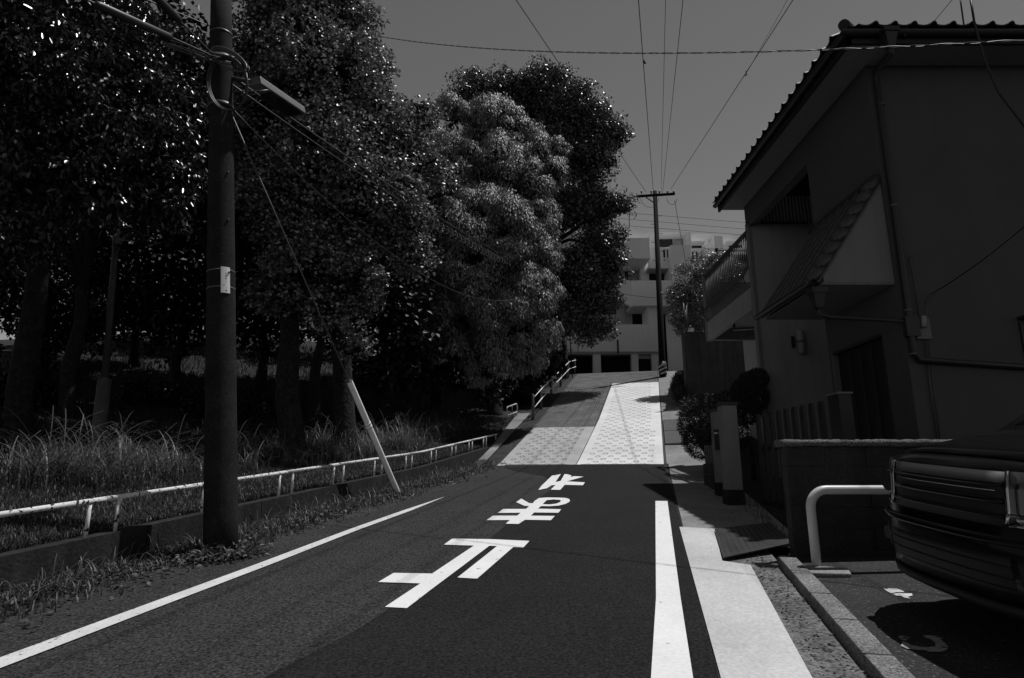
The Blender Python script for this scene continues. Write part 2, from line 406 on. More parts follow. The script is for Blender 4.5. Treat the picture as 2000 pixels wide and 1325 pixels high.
# ------------------------------------------------------------------ right side: strip, gutter, kerb, plates, car park
strip = px2sl([(1327, 1031), (1395, 1035), (1411, 1098), (1466, 1106), (1585, 1325)])+[(0, .76), (-20, .76), (-20, .27), (3, .272)]
structure(sheet('pavement', [strip], 'pale_concrete', None, .012))
structure(slgrid('gutter', frange(-20, 7.3, .5), lambda s: (.255, 1.06), 'gutter_concrete', -.002, nl=3))
structure(slgrid('footpath', frange(7.3, 36, .5), lambda s: (.262, 1.5) if s < 17.8 else (.21, 1.5), 'path_concrete', -.003, nl=3))
car_park = structure(slgrid('car_park', frange(-20, 6.75, .5), lambda s: (1.18, 16), 'old_asphalt', .03, nl=8))
kerb = structure(bpy.data.objects.new('kerb', None)); COL.objects.link(kerb)
def kerb_piece(s0, s1, l0=1.03, l1=1.19, h=.085):
    m = MB(); e = .006
    m.hexa([W(s0+e, l0, -.1), W(s1-e, l0, -.1), W(s1-e, l1, -.1), W(s0+e, l1, -.1), W(s0+e, l0+.01, h), W(s1-e, l0+.01, h), W(s1-e, l1, h), W(s0+e, l1, h)])
    return m.build('kerb_stone', 'kerb_stone', kerb, bevel=.012)
ks = 6.42
for i in range(14): kerb_piece(ks-.6, ks); ks -= .6
def text_mark(name, pts, mt): return sheet(name, [px2sl(pts)], mt, car_park, .036)
text_mark('painted_mark', zs([(300,250),(340,262),(370,250),(470,255),(520,270),(570,300),(480,300),(400,315),(370,300),(340,285)], 6.464, 1680, 1120), 'worn_paint')
text_mark('painted_mark', zs([(420,322),(500,312),(600,320),(660,318),(672,345),(610,360),(640,385),(560,370),(530,350),(460,345)], 6.464, 1680, 1120), 'worn_paint')
text_mark('painted_mark', zs([(490,873),(580,868),(632,898),(590,925),(600,955),(650,990),(760,1012),(870,1020),(950,1005),(968,965),(920,925),(800,872),(860,862),(960,870),(1060,890),(1020,915),(1080,960),(1122,1010),(1110,1050),(1040,1078),(880,1075),(760,1055),(600,1035),(525,1000),(545,945)], 6.464, 1680, 1120), 'faded_paint')
# tread-plate ramp bridging the gutter
def slope_plate(name, label, cat, c4, th, mt, ribs, group=None):
    t = thing(name, label, cat, c4[0])
    p = [Vector(c) for c in c4]; up = Vector((0, 0, th))
    MB().hexa([*p, *[q+up for q in p]]).build('plate', mt, t)
    def at(u, v): return (p[0]*(1-u)*(1-v)+p[1]*u*(1-v)+p[2]*u*v+p[3]*(1-u)*v)+up
    return t, at
c = [G(1414, 1098), G(1396, 1040), G(1505, 1032), G(1552, 1076)]
c = [c[0]+Vector((0,0,.03)), c[1]+Vector((0,0,.03)), c[2]+Vector((0,0,.06)), c[3]+Vector((0,0,.07))]
tp, at = slope_plate('steel_ramp_plate', 'dark steel tread plate bridging the gutter in front of the gate', 'ramp', c, .012, 'tread_steel', 0)
m = MB()
for i in range(30):
    for j in range(12):
        u, v = (i+.5)/30, (j+.5)/12
        a = at(u, v); d = (at(min(1, u+.012), v+(.02 if (i+j) % 2 else -.02))-a)
        n_ = Vector((0, 0, .004)); sd = d.cross(Vector((0, 0, 1))).normalized()*.005
        m.add([a-d-sd, a+d-sd, a+d+sd, a-d+sd, a+n_], [(0,1,4),(1,2,4),(2,3,4),(3,0,4)])
tag(m.build('tread_pattern', 'tread_steel', tp), kind='stuff')
# ribbed ramp beside the steep ramp
def ribbed(s0, s1, l0, l1, label):
    t = thing('ribbed_ramp_plate', label, 'ramp', W(s0, l0))
    n = 17
    MB().hexa([W(s0, l0, -.02), W(s1, l0, -.02), W(s1, l1, -.02), W(s0, l1, -.02), W(s0, l0, .035), W(s1, l0, .035), W(s1, l1, .06), W(s0, l1, .06)]).build('plate', 'rib_steel', t)
    m = MB()
    for i in range(n):
        a = l0+(l1-l0)*(i+.25)/n; b = a+(l1-l0)/n*.5; z = .036+.025*(i/n)
        m.hexa([W(s0+.01, a, z), W(s1-.01, a, z), W(s1-.01, b, z), W(s0+.01, b, z), W(s0+.01, a, z+.022), W(s1-.01, a, z+.022), W(s1-.01, b, z+.022), W(s0+.01, b, z+.022)])
    tag(m.build('rib', 'rib_steel', t), kind='stuff')
ribbed(20.15, 21.75, .22, .95, 'grey ribbed ramp plate beside the round clipped bush, lower one')
ribbed(21.8, 23.5, .22, .97, 'grey ribbed ramp plate beside the pale ramp strip, upper one')

# =================================================================== LEFT SIDE: wall, railings, poles
wall = thing('retaining_wall', 'low stained concrete wall holding the grassy bank along the road', 'wall', W(5, -5.45))
sv = -8.0
while sv < 20.6:
    s1 = min(sv+1.98, 20.6); m = MB(); e = .006
    pts = frange(sv+e, s1-e, .66); 
    for a, b in zip(pts, pts[1:]):
        ha, hb = wall_h(a), wall_h(b)
        m.hexa([W(a, -5.62, -.2), W(b, -5.62, -.2), W(b, -5.41, -.2), W(a, -5.41, -.2), W(a, -5.60, ha), W(b, -5.60, hb), W(b, -5.43, hb), W(a, -5.43, ha)])
    bm = m.build('wall_panel', 'mossy_concrete', wall)
    sv += 1.98
# kerb-like ledge where the wall runs out up the ramp
lg = structure(slgrid('drain_edge', frange(16, 25.2, .5), lambda s: (-5.40, -5.12) if s < 20 else (-5.40-.05*(s-20), -5.12), 'path_concrete', .05, nl=1))
def railing(s0, s1, first):
    t = thing('pipe_railing', first, 'railing', W(s0, -5.52, .3), 'railing sections along the low wall')
    r = .024
    def z(s): return rail_z(s)-prof(s)
    MB().tube([W(s0+.004, -5.52, z(s0)), W((s0+s1)/2, -5.52, z((s0+s1)/2)), W(s1-.004, -5.52, z(s1))], .027, 10).build('rail', 'flaking', t, smooth=True)
    for q in (s0+.17, s1-.17):
        MB().tube([W(q, -5.52, wall_h(q)-.05), W(q, -5.52, z(q)-.015)], .019, 8).build('post', 'flaking', t, smooth=True)
ordinal = ['first', 'second', 'third', 'fourth', 'fifth', 'sixth', 'seventh', 'eighth', 'ninth']
for k in range(-1, 10):
    lab = ('flaking white pipe railing section downhill of the pole shadow' if k < 0 else 'flaking white pipe railing section crossed by the concrete pole shadow' if k == 0 else
           ordinal[k-1]+' flaking white pipe railing section uphill of the concrete pole')
    railing(5.36+1.585*k, 5.36+1.585*(k+1), lab)
# short white barrier with a middle bar further up
t = thing('pipe_barrier', 'small white hooped pipe barrier with lower rail beside the path up the ramp', 'barrier')
A = G(989, 832); B = G(1011, 822); zt = .62
A = AY(990, 826, 24.6); B = AY(1010, 818, 25.3); H_ = .62
up = Vector((0, 0, 1))
t.location = A
MB().tube([A, A+up*(H_-.06), A+up*H_+(B-A)*.06, B+up*H_-(B-A)*.06, B+up*(H_-.06), B], .024, 8).build('frame', 'flaking', t, smooth=True)
MB().tube([A+up*.28, B+up*.28], .018, 8).build('rail', 'flaking', t, smooth=True)
MB().tube([(A+B)/2-up*.05, (A+B)/2+up*H_], .018, 8).build('middle_post', 'steel', t, smooth=True)
# post-and-rail fence up the ramp
t = thing('guard_fence', 'grey post fence with two thin pale rails climbing beside the steep ramp', 'fence', W(24.1, -4.8))
fp = [(24.15, -4.80), (26.2, -4.85), (28.9, -4.85), (31.9, -4.85), (35, -4.85), (38, -4.85)]
for s, l in fp:
    m = MB(); a = W(s, l, -.1); b = W(s, l, 1.02)
    m.tube([a, b-up*.02, b], [.055, .055, .045], 8).build('post', 'fence_steel', t, smooth=True)
for (s0, l0), (s1, l1) in zip(fp, fp[1:]):
    for h in (.92, .5):
        MB().tube([W(s0, l0+.07, h), W(s1-.02, l1+.07, h)], .02, 6).build('rail', 'guard_white', t, smooth=True)

# main concrete pole, leaning a little away from the road
base = Vector((-3.17, 7.1, gz(-3.17, 7.1)-.25)); top = AY(432, -6, 7.1)
pole = thing('utility_pole', 'thick dark concrete utility pole with white name plate and cable coils', 'utility pole', base+up*.25)
def on_pole(t_): return base+(top-base)*t_
MB().tube([on_pole(i/12) for i in range(12)]+[on_pole(.995), on_pole(1)], [.182-.05*i/12 for i in range(12)]+[.13, .10], 28).build('shaft', 'pole_concrete', pole, smooth=True)
def pole_r(t_): return .182-.05*t_
axis = (top-base).normalized()
def band(t_, r_, h, mt, nm='band'):
    c_ = on_pole(t_); MB().tube([c_-axis*h/2, c_+axis*h/2], r_, 28).build(nm, mt, pole, smooth=True)
def t_at(py):                                                   # height fraction of the pole at a photo row
    lo, hi = 0, 1
    for _ in range(30):
        mid = (lo+hi)/2; q = on_pole(mid); d = Vector((q.x, q.y, q.z-EYE)); Y = d.y*cp+d.z*sp; Z = -d.y*sp+d.z*cp
        if CY-F*Z/Y > py: lo = mid
        else: hi = mid
    return lo
for py in (534, 567): band(t_at(py), pole_r(t_at(py))+.003, .012, 'lamp_grey', 'plate_strap')
band(t_at(212), pole_r(t_at(212))+.012, .05, 'steel', 'clamp_band')
band(t_at(70), pole_r(t_at(70))+.006, .02, 'cable_grey', 'cable_tie')
band(t_at(120), pole_r(t_at(120))+.012, .06, 'steel', 'clamp_band')
# name plate, curved round the shaft
tA, tB = t_at(580), t_at(530)
m = MB(); vs = []; a0, a1, n_ = math.radians(-66), math.radians(-30), 6
X_ = Vector((1, 0, 0)); Y_ = axis.cross(X_).normalized(); X_ = Y_.cross(axis)
def plate_pt(tt, a, off): return on_pole(tt)+(X_*math.cos(a)+Y_*math.sin(a))*(pole_r(tt)+off)
def plate_patch(u0, u1, v0, v1, off, nm, mt, parent):
    mm = MB(); vv = []
    for i in range(5):
        u = u0+(u1-u0)*i/4; a = a0+(a1-a0)*u
        for v in (v0, v1): vv.append(plate_pt(tA+(tB-tA)*v, a, off))
    mm.add(vv, [(2*i, 2*i+2, 2*i+3, 2*i+1) for i in range(4)])
    o = mm.build(nm, mt, parent)
    return o
m = MB(); vv = []
for i in range(7):
    a = a0+(a1-a0)*i/6
    for off in (.004, .009):
        for v in (0, 1): vv.append(plate_pt(tA+(tB-tA)*v, a, off))
ff = []
for i in range(6):
    o = i*4; ff += [(o, o+4, o+5, o+1), (o+2, o+6, o+7, o+3), (o, o+4, o+6, o+2), (o+1, o+5, o+7, o+3)]
ff += [(0, 1, 3, 2), (24, 25, 27, 26)]
nplate = m.add(vv, ff).build('name_plate', 'plate_white', pole); tag(nplate, 'white number plate with faint printed characters')
def glyph(cu, cv, strokes, w_=.085, h_=.062):
    for (x0, y0, x1, y1) in strokes:
        plate_patch(cu+(x0-.5)*w_*2.4, cu+(x1-.5)*w_*2.4, cv+(y0-.5)*h_, cv+(y1-.5)*h_, .0115, 'print', 'ink', nplate)
glyph(.55, .92, [(.4, .3, .6, .7)]); glyph(.55, .85, [(.4, .35, .6, .75)])
glyph(.55, .745, [(.1, 0, .3, 1), (.3, .75, .9, .95), (.45, .1, .85, .3), (.5, .45, .7, .6)])
glyph(.55, .645, [(.1, .8, .9, 1), (.1, 0, .3, .8), (.7, 0, .9, .8), (.3, .3, .7, .45)])
glyph(.55, .545, [(.05, .7, .95, .9), (.4, 0, .62, .7), (.05, .3, .4, .5), (.62, .3, .95, .5)])
glyph(.55, .43, [(.15, .6, .4, .8), (.5, .1, .65, .9), (.2, .1, .4, .3)])
glyph(.35, .30, [(.2, .1, .5, .9), (.5, .3, .9, .5)])
glyph(.62, .22, [(.3, .5, .8, .7), (.3, .1, .5, .4)])
glyph(.55, .10, [(.05, .1, .25, .8), (.5, 0, 1., .9)])
for py in (256, 345, 437, 540):
    tt = t_at(py); a = math.radians(-35); p = plate_pt(tt, a, 0); nrm = (p-on_pole(tt)).normalized()
    MB().tube([p-nrm*.02, p+nrm*.02], .012, 8).build('step_bolt_socket', 'steel', pole, smooth=True)
def coil(cpy, cx_, rx, ry, tilt, rad, mt, nm, turns=2):
    c0 = AY(cx_, cpy, 6.85); pts = []
    for i in range(28*turns+1):
        a = 2*math.pi*i/28; j = .012*(i//28)
        x = math.cos(a)*(rx+j); z = math.sin(a)*(ry+j)
        pts.append(c0+Vector((x*math.cos(tilt)-z*math.sin(tilt), -.05*math.cos(a)-.01*(i//28), x*math.sin(tilt)+z*math.cos(tilt))))
    MB().tube(pts, rad, 6).build(nm, mt, pole, smooth=True)
coil(165, 445, .24, .37, math.radians(22), .011, 'cable', 'cable_coil', 3)
coil(118, 448, .30, .09, math.radians(-38), .011, 'cable_grey', 'cable_coil', 3)
coil(130, 470, .16, .05, math.radians(-38), .008, 'cable', 'cable_coil', 2)
# bunch of cable ends
for i in range(7):
    a_ = AY(330+random.uniform(-15, 10), 82+random.uniform(-6, 10), 6.6); b_ = AY(455+random.uniform(-10, 25), 118+random.uniform(-14, 14), 6.9)
    mid = (a_+b_)/2+Vector((random.uniform(-.03, .03), 0, random.uniform(-.06, .0)))
    MB().tube([a_, mid, b_], .006, 5).build('cable_tail', 'cable_grey', pole, smooth=True)

# street lamp on the pole
l0, l1 = AY(497, 158, 7.1), AY(582, 218, 7.95)
lamp = thing('street_lamp', 'flat box street lamp head bracketed to the thick concrete pole', 'lamp', l0)
dv = (l1-l0); side = dv.cross(up).normalized(); ux = side.cross(dv).normalized()
def bar(a, b, wd, h0, h1, wd2=None):
    s2 = wd2 or wd
    return [a-side*wd+ux*h0, b-side*s2+ux*h0, b+side*s2+ux*h0, a+side*wd+ux*h0, a-side*wd*.8+ux*h1, b-side*s2*.8+ux*h1, b+side*s2*.8+ux*h1, a+side*wd*.8+ux*h1]
MB().hexa(bar(l0, l1, .11, -.06, .05, .14)).build('housing', 'lamp_grey', lamp, bevel=.012)
MB().hexa(bar(l0+dv*.25, l1-dv*.06, .10, -.085, -.062, .12)).build('lens', 'glass_dark', lamp)
pc = on_pole(t_at(150))
MB().tube([pc, l0+dv*.05], .028, 8).build('arm', 'steel', lamp, smooth=True)
MB().tube([on_pole(t_at(180)), AY(505, 178, 7.0), AY(540, 174, 7.4)], .008, 6).build('feed_cable', 'cable_grey', lamp, smooth=True)

# guy wire with its white guard tube
gb = G(778, 966); gt = AY(682, 745, 10.6); pa = on_pole(t_at(178))
# the guard lies on the line of the wire
guy = thing('guy_wire', 'slanting guy wire with white plastic guard tube rising from roadside weeds', 'guy wire', gb)
gdir = (gt-gb)
MB().tube([gb-gdir*.06, gb, gt], .058, 16, cap=False).build('guard_tube', 'guard_white', guy, smooth=True)
gm = MB()
pd = gdir.normalized(); sd = pd.cross(Vector((0, 1, 0))).normalized()
for q in (-1, 1):
    off = Vector((-.04, -.043, 0))+sd*.012*q
    gm.tube([gb+off, gt+off], .004, 5)
gm.build('slit_edge', 'guard_dark', guy)
MB().tube([gb+gdir*.03+Vector((-.035, -.035, 0)), gt+Vector((-.035, -.035, 0))], .024, 8).build('slit', 'guard_dark', guy, smooth=True)
MB().tube([gt-gdir*.5, gt, pa], .011, 6).build('wire', 'cable_grey', guy, smooth=True)
for q in (.62, .645):
    MB().tube([gb+gdir*q, gb+gdir*(q+.018)], .063, 16).build('clip', 'guard_white', guy, smooth=True)

# slim leaning steel pole on the bank
b0 = AY(190, 862, 11.3); b1 = AY(205, 738, 11.3); b2 = AY(229, 440, 11.3); b3 = AY(246, 200, 11.3)
sp_ = thing('steel_pole', 'slim leaning grey steel pole with thicker sleeve in tall grass', 'pole', b0)
MB().tube([b0-up*.5, b0, b1-(b1-b0)*.03, b1], [.125, .12, .115, .07], 14).build('sleeve', 'steel', sp_, smooth=True)
MB().tube([b1-(b1-b0)*.02, b2, b3], [.06, .053, .045], 12).build('shaft', 'steel', sp_, smooth=True)
q = AY(232, 472, 11.2); MB().box(q-Vector((.045, .05, .06)), q+Vector((.045, .04, .06))).build('junction_box', 'lamp_grey', sp_, bevel=.01)
MB().tube([q-up*.06, q-up*.22+Vector((-.03, 0, 0)), q-up*.3], .01, 6).build('cable_tail', 'cable', sp_, smooth=True)

# =================================================================== FAR POLES AND OVERHEAD LINES
fb = AY(1296, 768, 33.0); ft = AY(1279, 374, 33.0)
fpole = thing('utility_pole', 'tall slim concrete pole with crossarm and striped guard at the top of the ramp', 'utility pole', fb)
MB().tube([fb-up*1.2, fb, ft], [.205, .2, .115], 16).build('shaft', 'far_pole', fpole, smooth=True)
def ftp(py): return fb+(ft-fb)*((768-py)/(768-374))
ca, cb = AY(1243, 384, 32.9), AY(1318, 379, 32.9)
MB().hexa([ca+Vector((0,-.06,-.06)), cb+Vector((0,-.06,-.06)), cb+Vector((0,.06,-.06)), ca+Vector((0,.06,-.06)), ca+Vector((0,-.06,.06)), cb+Vector((0,-.06,.06)), cb+Vector((0,.06,.06)), ca+Vector((0,.06,.06))]).build('crossarm', 'far_pole', fpole)
MB().tube([AY(1262, 386, 32.85), ftp(400)], .03, 6).build('brace', 'far_pole', fpole)
for px in (1253, 1272, 1288, 1304, 1316):
    q = AY(px, 379, 32.9); MB().tube([q, q+up*.08, q+up*.1, q+up*.2], [.03, .03, .06, .04], 8).build('insulator', 'lamp_grey', fpole, smooth=True)
for i, py in enumerate((426, 443, 462, 480, 498, 516)):
    q = ftp(py); sgn = -1 if i % 2 else 1; MB().tube([q, q+Vector((.34*sgn, 0, .02))], .012, 5).build('step_bolt', 'far_pole', fpole)
lp = []
MB().tube([AY(1252, 388, 32.8)+Vector((.5*(1-math.cos(a))*1.0, 0, -.55*math.sin(a))) for a in [i*math.pi/10 for i in range(11)]], .012, 5).build('jumper_loop', 'cable', fpole, smooth=True)
MB().tube([AY(1302, 386, 32.8)+Vector((.3*(1-math.cos(a)), 0, -.45*math.sin(a))) for a in [i*math.pi/10 for i in range(11)]], .012, 5).build('jumper_loop', 'cable', fpole, smooth=True)
# striped guard sleeve
ga, gbz = ftp(735), ftp(711)
gs = MB().tube([ga, gbz], .225, 20).build('guard_sleeve', 'guard_dark', fpole, smooth=True)
for k in range(4):
    mm = MB(); vv = []; n_ = 14
    for i in range(n_+1):
        a = -math.pi+math.pi*i/n_; h0 = k*.22+.28*i/n_-.1
        c0 = ga
        for h in (h0, h0+.09):
            hh = max(0, min(.63, h)); vv.append(c0+Vector((.229*math.cos(a), .229*math.sin(a), hh)))
    mm.add(vv, [(2*i, 2*i+2, 2*i+3, 2*i+1) for i in range(n_)]); mm.build('stripe', 'worn_paint', gs)
# second pole, at the fence
pb, pt = W(34.7, -5.0), AY(1098, 520, 34.9)
t = thing('utility_pole', 'plain grey pole behind the guard fence, top hidden in leaves', 'utility pole', pb)
MB().tube([pb-up*.4, pb, pt], [.19, .185, .13], 14).build('shaft', 'steel', t, smooth=True)
MB().tube([pb+Vector((.45, .1, -.3)), AY(1112, 640, 35), pt], .03, 6).build('stay', 'far_pole', t, smooth=True)

def catenary(a, b, sag, n=24):
    return [a+(b-a)*(i/n)-up*sag*4*(i/n)*(1-i/n) for i in range(n+1)]
def cable(label, a, b, sag, r, mt='cable', n=24, extra=None, group=None):
    o = MB().tube(catenary(a, b, sag, n), r, 6).build('overhead_cable', mt, smooth=True)
    return tag(o, label, 'cable', group)
def beyond(p, q, k): return p+(q-p)*k
for lab, p_px, q_px, r in (
        ('overhead wire with small clamp running from the crossarm pole over the road', (1276, 375), (1247, 0), .013),
        ('thinnest overhead wire from the crossarm pole over the middle of the road', (1291, 377), (1300, 0), .008),
        ('thin overhead wire right of the thinnest one from the crossarm pole', (1294, 377), (1334, 0), .010),
        ('steep overhead wire slanting from the crossarm toward the tiled house', (1310, 370), (1549, 0), .012),
        ('faint second strand of the wire slanting toward the tiled house', (1460, 140), (1538, 0), .006),
        ('overhead wire passing behind the big tree to the end of the crossarm', (1262, 376), (1008, 0), .012)):
    p = AY(*p_px, 32.9 if p_px[1] > 200 else 21.5); qn = AY(*q_px, 14.2)
    e_ = beyond(p, qn, 1.9 if p_px[1] > 200 else 3.2)
    o = cable(lab, p, e_, .0, r)
    if lab.startswith('overhead wire with'):
        k = AY(1257, 118, 17.7); MB().tube([k, k-up*.12+Vector((.05, 0, 0))], [.025, .04], 6).build('clamp', 'cable', o)
    if lab.startswith('steep'):
        k = AY(1458, 147, 19.0); MB().tube([k+Vector((0,0,.16)), k, k+Vector((-.06, 0, -.03))], .02, 5).build('clamp', 'cable', o)
# twisted pair across the frame
a_, b_ = AY(690, 62, 15.5), AY(2150, 70, 5.2)
o = None; pts1 = catenary(a_, b_, .42, 520); m = MB()
for ph in (0, math.pi):
    pth = []
    for i, p in enumerate(pts1):
        an = i*.36+ph; pth.append(p+Vector((math.cos(an)*.006, math.cos(an)*.006, math.sin(an)*.009)))
    m.tube(pth, .0055, 5)
tag(m.build('overhead_cable', 'cable', smooth=True), 'twisted pair cable strung across the sky from the trees to the house', 'cable')
# bundle with hanger rings along the trees
A0 = on_pole(t_at(135)); A1 = AY(1098, 545, 34.9)
cb_ = cable('thick cable sagging past the tree crowns from the concrete pole', A0, A1, .5, .016)
b2_ = tag(MB().tube([p-up*.11 for p in catenary(A0, A1, .62, 40)], .013, 6).build('overhead_cable', 'cable', smooth=True), 'lower cable hung in bright wire hooks past the tree crowns', 'cable')
cc = catenary(A0, A1, .62, 400); hm = MB()
for i in range(95, 262, 5):
    p = cc[i]; d = (cc[i+1]-cc[i-1]).normalized()
    hm.tube([p+up*(.10*math.cos(a)-.11)+d*(a*.045)+d.cross(up)*.07*math.sin(a) for a in [j*math.pi/4 for j in range(6)]], .005, 4)
tag(hm.build('hanger_hook', 'guard_white', b2_), kind='stuff')
cable('thin loose wire drooping into the dark evergreen tree', on_pole(t_at(190)), AY(1028, 578, 21.0), 1.1, .008)
# cables from the pole towards the near left, in fat sleeves
for lab, p1, p2, yy, sl0, sl1, rr in (('cable in a fat black sleeve running up left from the concrete pole', (448, 128), (300, -10), 5.6, .62, 1.6, .045),
                                      ('cable in a long dark sleeve under the other, left of the concrete pole', (440, 128), (225, 25), 5.2, .5, 1.15, .04)):
    a_ = on_pole(t_at(128))+Vector((0, -.16, 0)); b_ = AY(*p2, yy)
    o = cable(lab, a_, beyond(a_, b_, 3), .0, .012)
    MB().tube([beyond(a_, b_, sl0), beyond(a_, b_, sl0+.03), beyond(a_, b_, sl1-.03), beyond(a_, b_, sl1)], [.02, rr, rr, .02], 10).build('sleeve', 'cable', o, smooth=True)
a_ = on_pole(t_at(60)); b_ = AY(275, -5, 6.2)
cable('thin wire running up left from near the top of the concrete pole', a_, beyond(a_, b_, 3), 0, .007)
# distant lines behind the far pole
for i, (pa_, pb_) in enumerate((((1225, 416), (1470, 436)), ((1222, 428), (1470, 449)), ((1210, 440), (1470, 461)))):
    p, q = AY(*pa_, 40), AY(*pb_, 36); d = q-p
    cable(('uppermost', 'middle', 'lowest')[i]+' of three faint distant wires crossing behind the crossarm pole', p-d*1.5, q+d*.8, .0, .013, group='distant wires above the apartment block')
cable('drooping service wire from the crossarm down into the bushy tree by the chain-link fence', AY(1317, 387, 32.8), AY(1341, 520, 31.0), .15, .016)
cable('thin dark wire strung low across the apartment block balconies', AY(1180, 568, 40), AY(1325, 585, 34), .1, .014)

# =================================================================== THE HOUSE ON THE RIGHT
EX, EY0, EY1, EZ = 5.2, 8.27, 14.55, 8.15                        # eave line
WX, WY, WB = 5.84, 8.9, 14.2                                     # road wall, near wall, far fin wall
NJ = 11.1                                                        # where the road wall steps back over the notch
BASE = .2
house = thing('house', 'two-storey rendered house with tiled hip roof, steep tiled porch and balcony', 'house', (WX, WY, gz(WX, WY)))
def hb(name, mt, *boxes, parent=None, bevel=0):
    m = MB()
    for a, b in boxes: m.box(a, b)
    return m.build(name, mt, parent or house, bevel=bevel)
XR = 15.5
# walls
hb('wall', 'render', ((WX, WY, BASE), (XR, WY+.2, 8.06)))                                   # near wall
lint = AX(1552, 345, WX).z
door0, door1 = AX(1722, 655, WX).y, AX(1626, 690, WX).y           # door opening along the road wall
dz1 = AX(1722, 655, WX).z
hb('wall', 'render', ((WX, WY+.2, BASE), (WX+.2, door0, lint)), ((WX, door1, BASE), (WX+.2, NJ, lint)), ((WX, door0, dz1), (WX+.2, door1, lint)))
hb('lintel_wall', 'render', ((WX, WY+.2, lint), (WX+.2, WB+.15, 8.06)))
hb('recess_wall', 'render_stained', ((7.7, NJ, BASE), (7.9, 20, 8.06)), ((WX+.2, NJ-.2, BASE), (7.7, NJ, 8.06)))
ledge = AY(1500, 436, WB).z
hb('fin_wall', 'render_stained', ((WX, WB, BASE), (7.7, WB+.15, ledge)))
hb('fin_edge', 'render_pale', ((WX-.012, WB-.012, BASE), (WX+.075, WB+.162, ledge+.02)))
# ribbed screen above the ledge
scr = hb('ribbed_screen', 'plastic_grey', ((WX+.05, WB+.05, ledge), (7.7, WB+.07, 8.33)))
xx = WX+.08
while xx < 7.6:
    MB().box((xx, WB+.02, ledge+.03), (xx+.03, WB+.052, 8.32)).build('rib', 'building_dark', scr); xx += .085
hb('ledge_sill', 'dark_trim', ((WX-.02, WB-.05, ledge-.03), (7.3, WB+.1, ledge+.012)))
# soffit, fascia, gutters
hb('soffit', 'render_pale', ((EX+.10, EY0+.10, 8.06), (WX-.002, EY1-.05, 8.10)), ((WX+.002, EY0+.10, 8.06), (XR, WY-.002, 8.10)), ((WX-.002, WB+.17, 8.06), (XR, EY1-.05, 8.10)))
hb('fascia', 'dark_trim', ((EX+.05, EY0+.05, 8.02), (EX+.10, EY1, 8.24)), ((EX+.05, EY0+.05, 8.02), (XR, EY0+.10, 8.24)))
def gutter(a, b, nm='gutter'):
    a, b = Vector(a), Vector(b); d = (b-a).normalized(); n_ = d.cross(up); m = MB(); pr = []
    for i in range(9):
        an = math.pi*i/8; pr.append((math.cos(an)*.062, -math.sin(an)*.07))
    for i in range(8, -1, -1):
        an = math.pi*i/8; pr.append((math.cos(an)*.056, -math.sin(an)*.064))
    poly = [a+n_*x+up*z for x, z in pr]
    return m.prism(poly, b-a).build(nm, 'pipe', house)
gutter((EX-.02, EY0-.05, 8.19), (EX-.02, EY1-.02, 8.19)); gutter((EX-.09, EY0-.02, 8.18), (XR, EY0-.02, 8.18))
yy = EY0+.35
while yy < EY1:
    MB().tube([(EX+.06, yy, 8.20), (EX-.02, yy, 8.11), (EX-.09, yy, 8.20)], .007, 5).build('gutter_hook', 'lamp_grey', house); yy += .75
xx = EX+.9
while xx < 10:
    MB().tube([(xx, EY0+.06, 8.19), (xx, EY0-.02, 8.10), (xx, EY0-.09, 8.19)], .007, 5).build('gutter_hook', 'lamp_grey', house); xx += 1.0
# hip roof with pantile surface
RY = (EY0+EY1)/2; RZ = 8.22+(RY-EY0)*.45; hx = EX+(RY-EY0)
roof = MB().add([(EX+.02, EY0+.02, 8.2), (XR, EY0+.02, 8.2), (XR, EY1, 8.2), (EX+.02, EY1, 8.2), (hx, RY, RZ), (XR, RY, RZ)],
                [(0, 1, 5, 4), (2, 3, 4, 5), (3, 0, 4), (1, 2, 5)]).build('roof', 'roof_tile', house)
def tile_mesh(nm, Lg=.34, Wd=.30, mt='roof_tile'):
    """pantile: wide shallow pan and a rounded roll, rounded nose; local x across, y up the slope, z out"""
    prf = [(-.15, .012), (-.12, .0), (-.06, -.008), (0, -.004), (.05, .012), (.075, .04), (.105, .055), (.135, .045), (.155, .02)]
    sc = Wd/.30; V = []; Fc = []
    for k, (yy, dz) in enumerate(((0, 0), (Lg, -.012))):
        for x, z in prf: V.append((x*sc, yy, z*sc+.022+dz))
        for x, z in prf: V.append((x*sc, yy, z*sc+dz))
    n_ = len(prf)
    for i in range(n_-1):
        Fc += [(i, i+1, 2*n_+i+1, 2*n_+i), (n_+i+1, n_+i, 3*n_+i, 3*n_+i+1), (i+1, i, n_+i, n_+i+1), (2*n_+i, 2*n_+i+1, 3*n_+i+1, 3*n_+i)]
    Fc += [(0, 2*n_, 3*n_, n_), (n_-1, 2*n_-1, 4*n_-1, 3*n_-1)]
    me = bpy.data.meshes.new(nm); me.from_pydata(V, [], Fc); me.update(); me.materials.append(MATS[mt])
    bm = bmesh.new(); bm.from_mesh(me); bmesh.ops.recalc_face_normals(bm, faces=bm.faces); bm.to_mesh(me); bm.free()
    return me
tm = tile_mesh('roof_tile'); tm2 = tile_mesh('porch_tile', .30, .27, 'porch_tile')
def put_tile(me, parent, origin, xdir, ydir, name='roof_tile'):
    x = Vector(xdir).normalized(); y = Vector(ydir).normalized(); z = x.cross(y)
    M = Matrix((x, y, z)).transposed().to_4x4()
    o = bpy.data.objects.new(name, me); COL.objects.link(o); o.parent = parent
    M.translation = Vector(origin)-world_loc(parent); o.matrix_local = M
    return o
ca_, sa_ = math.cos(math.atan(.45)), math.sin(math.atan(.45))
k = 0; xx = EX+.30
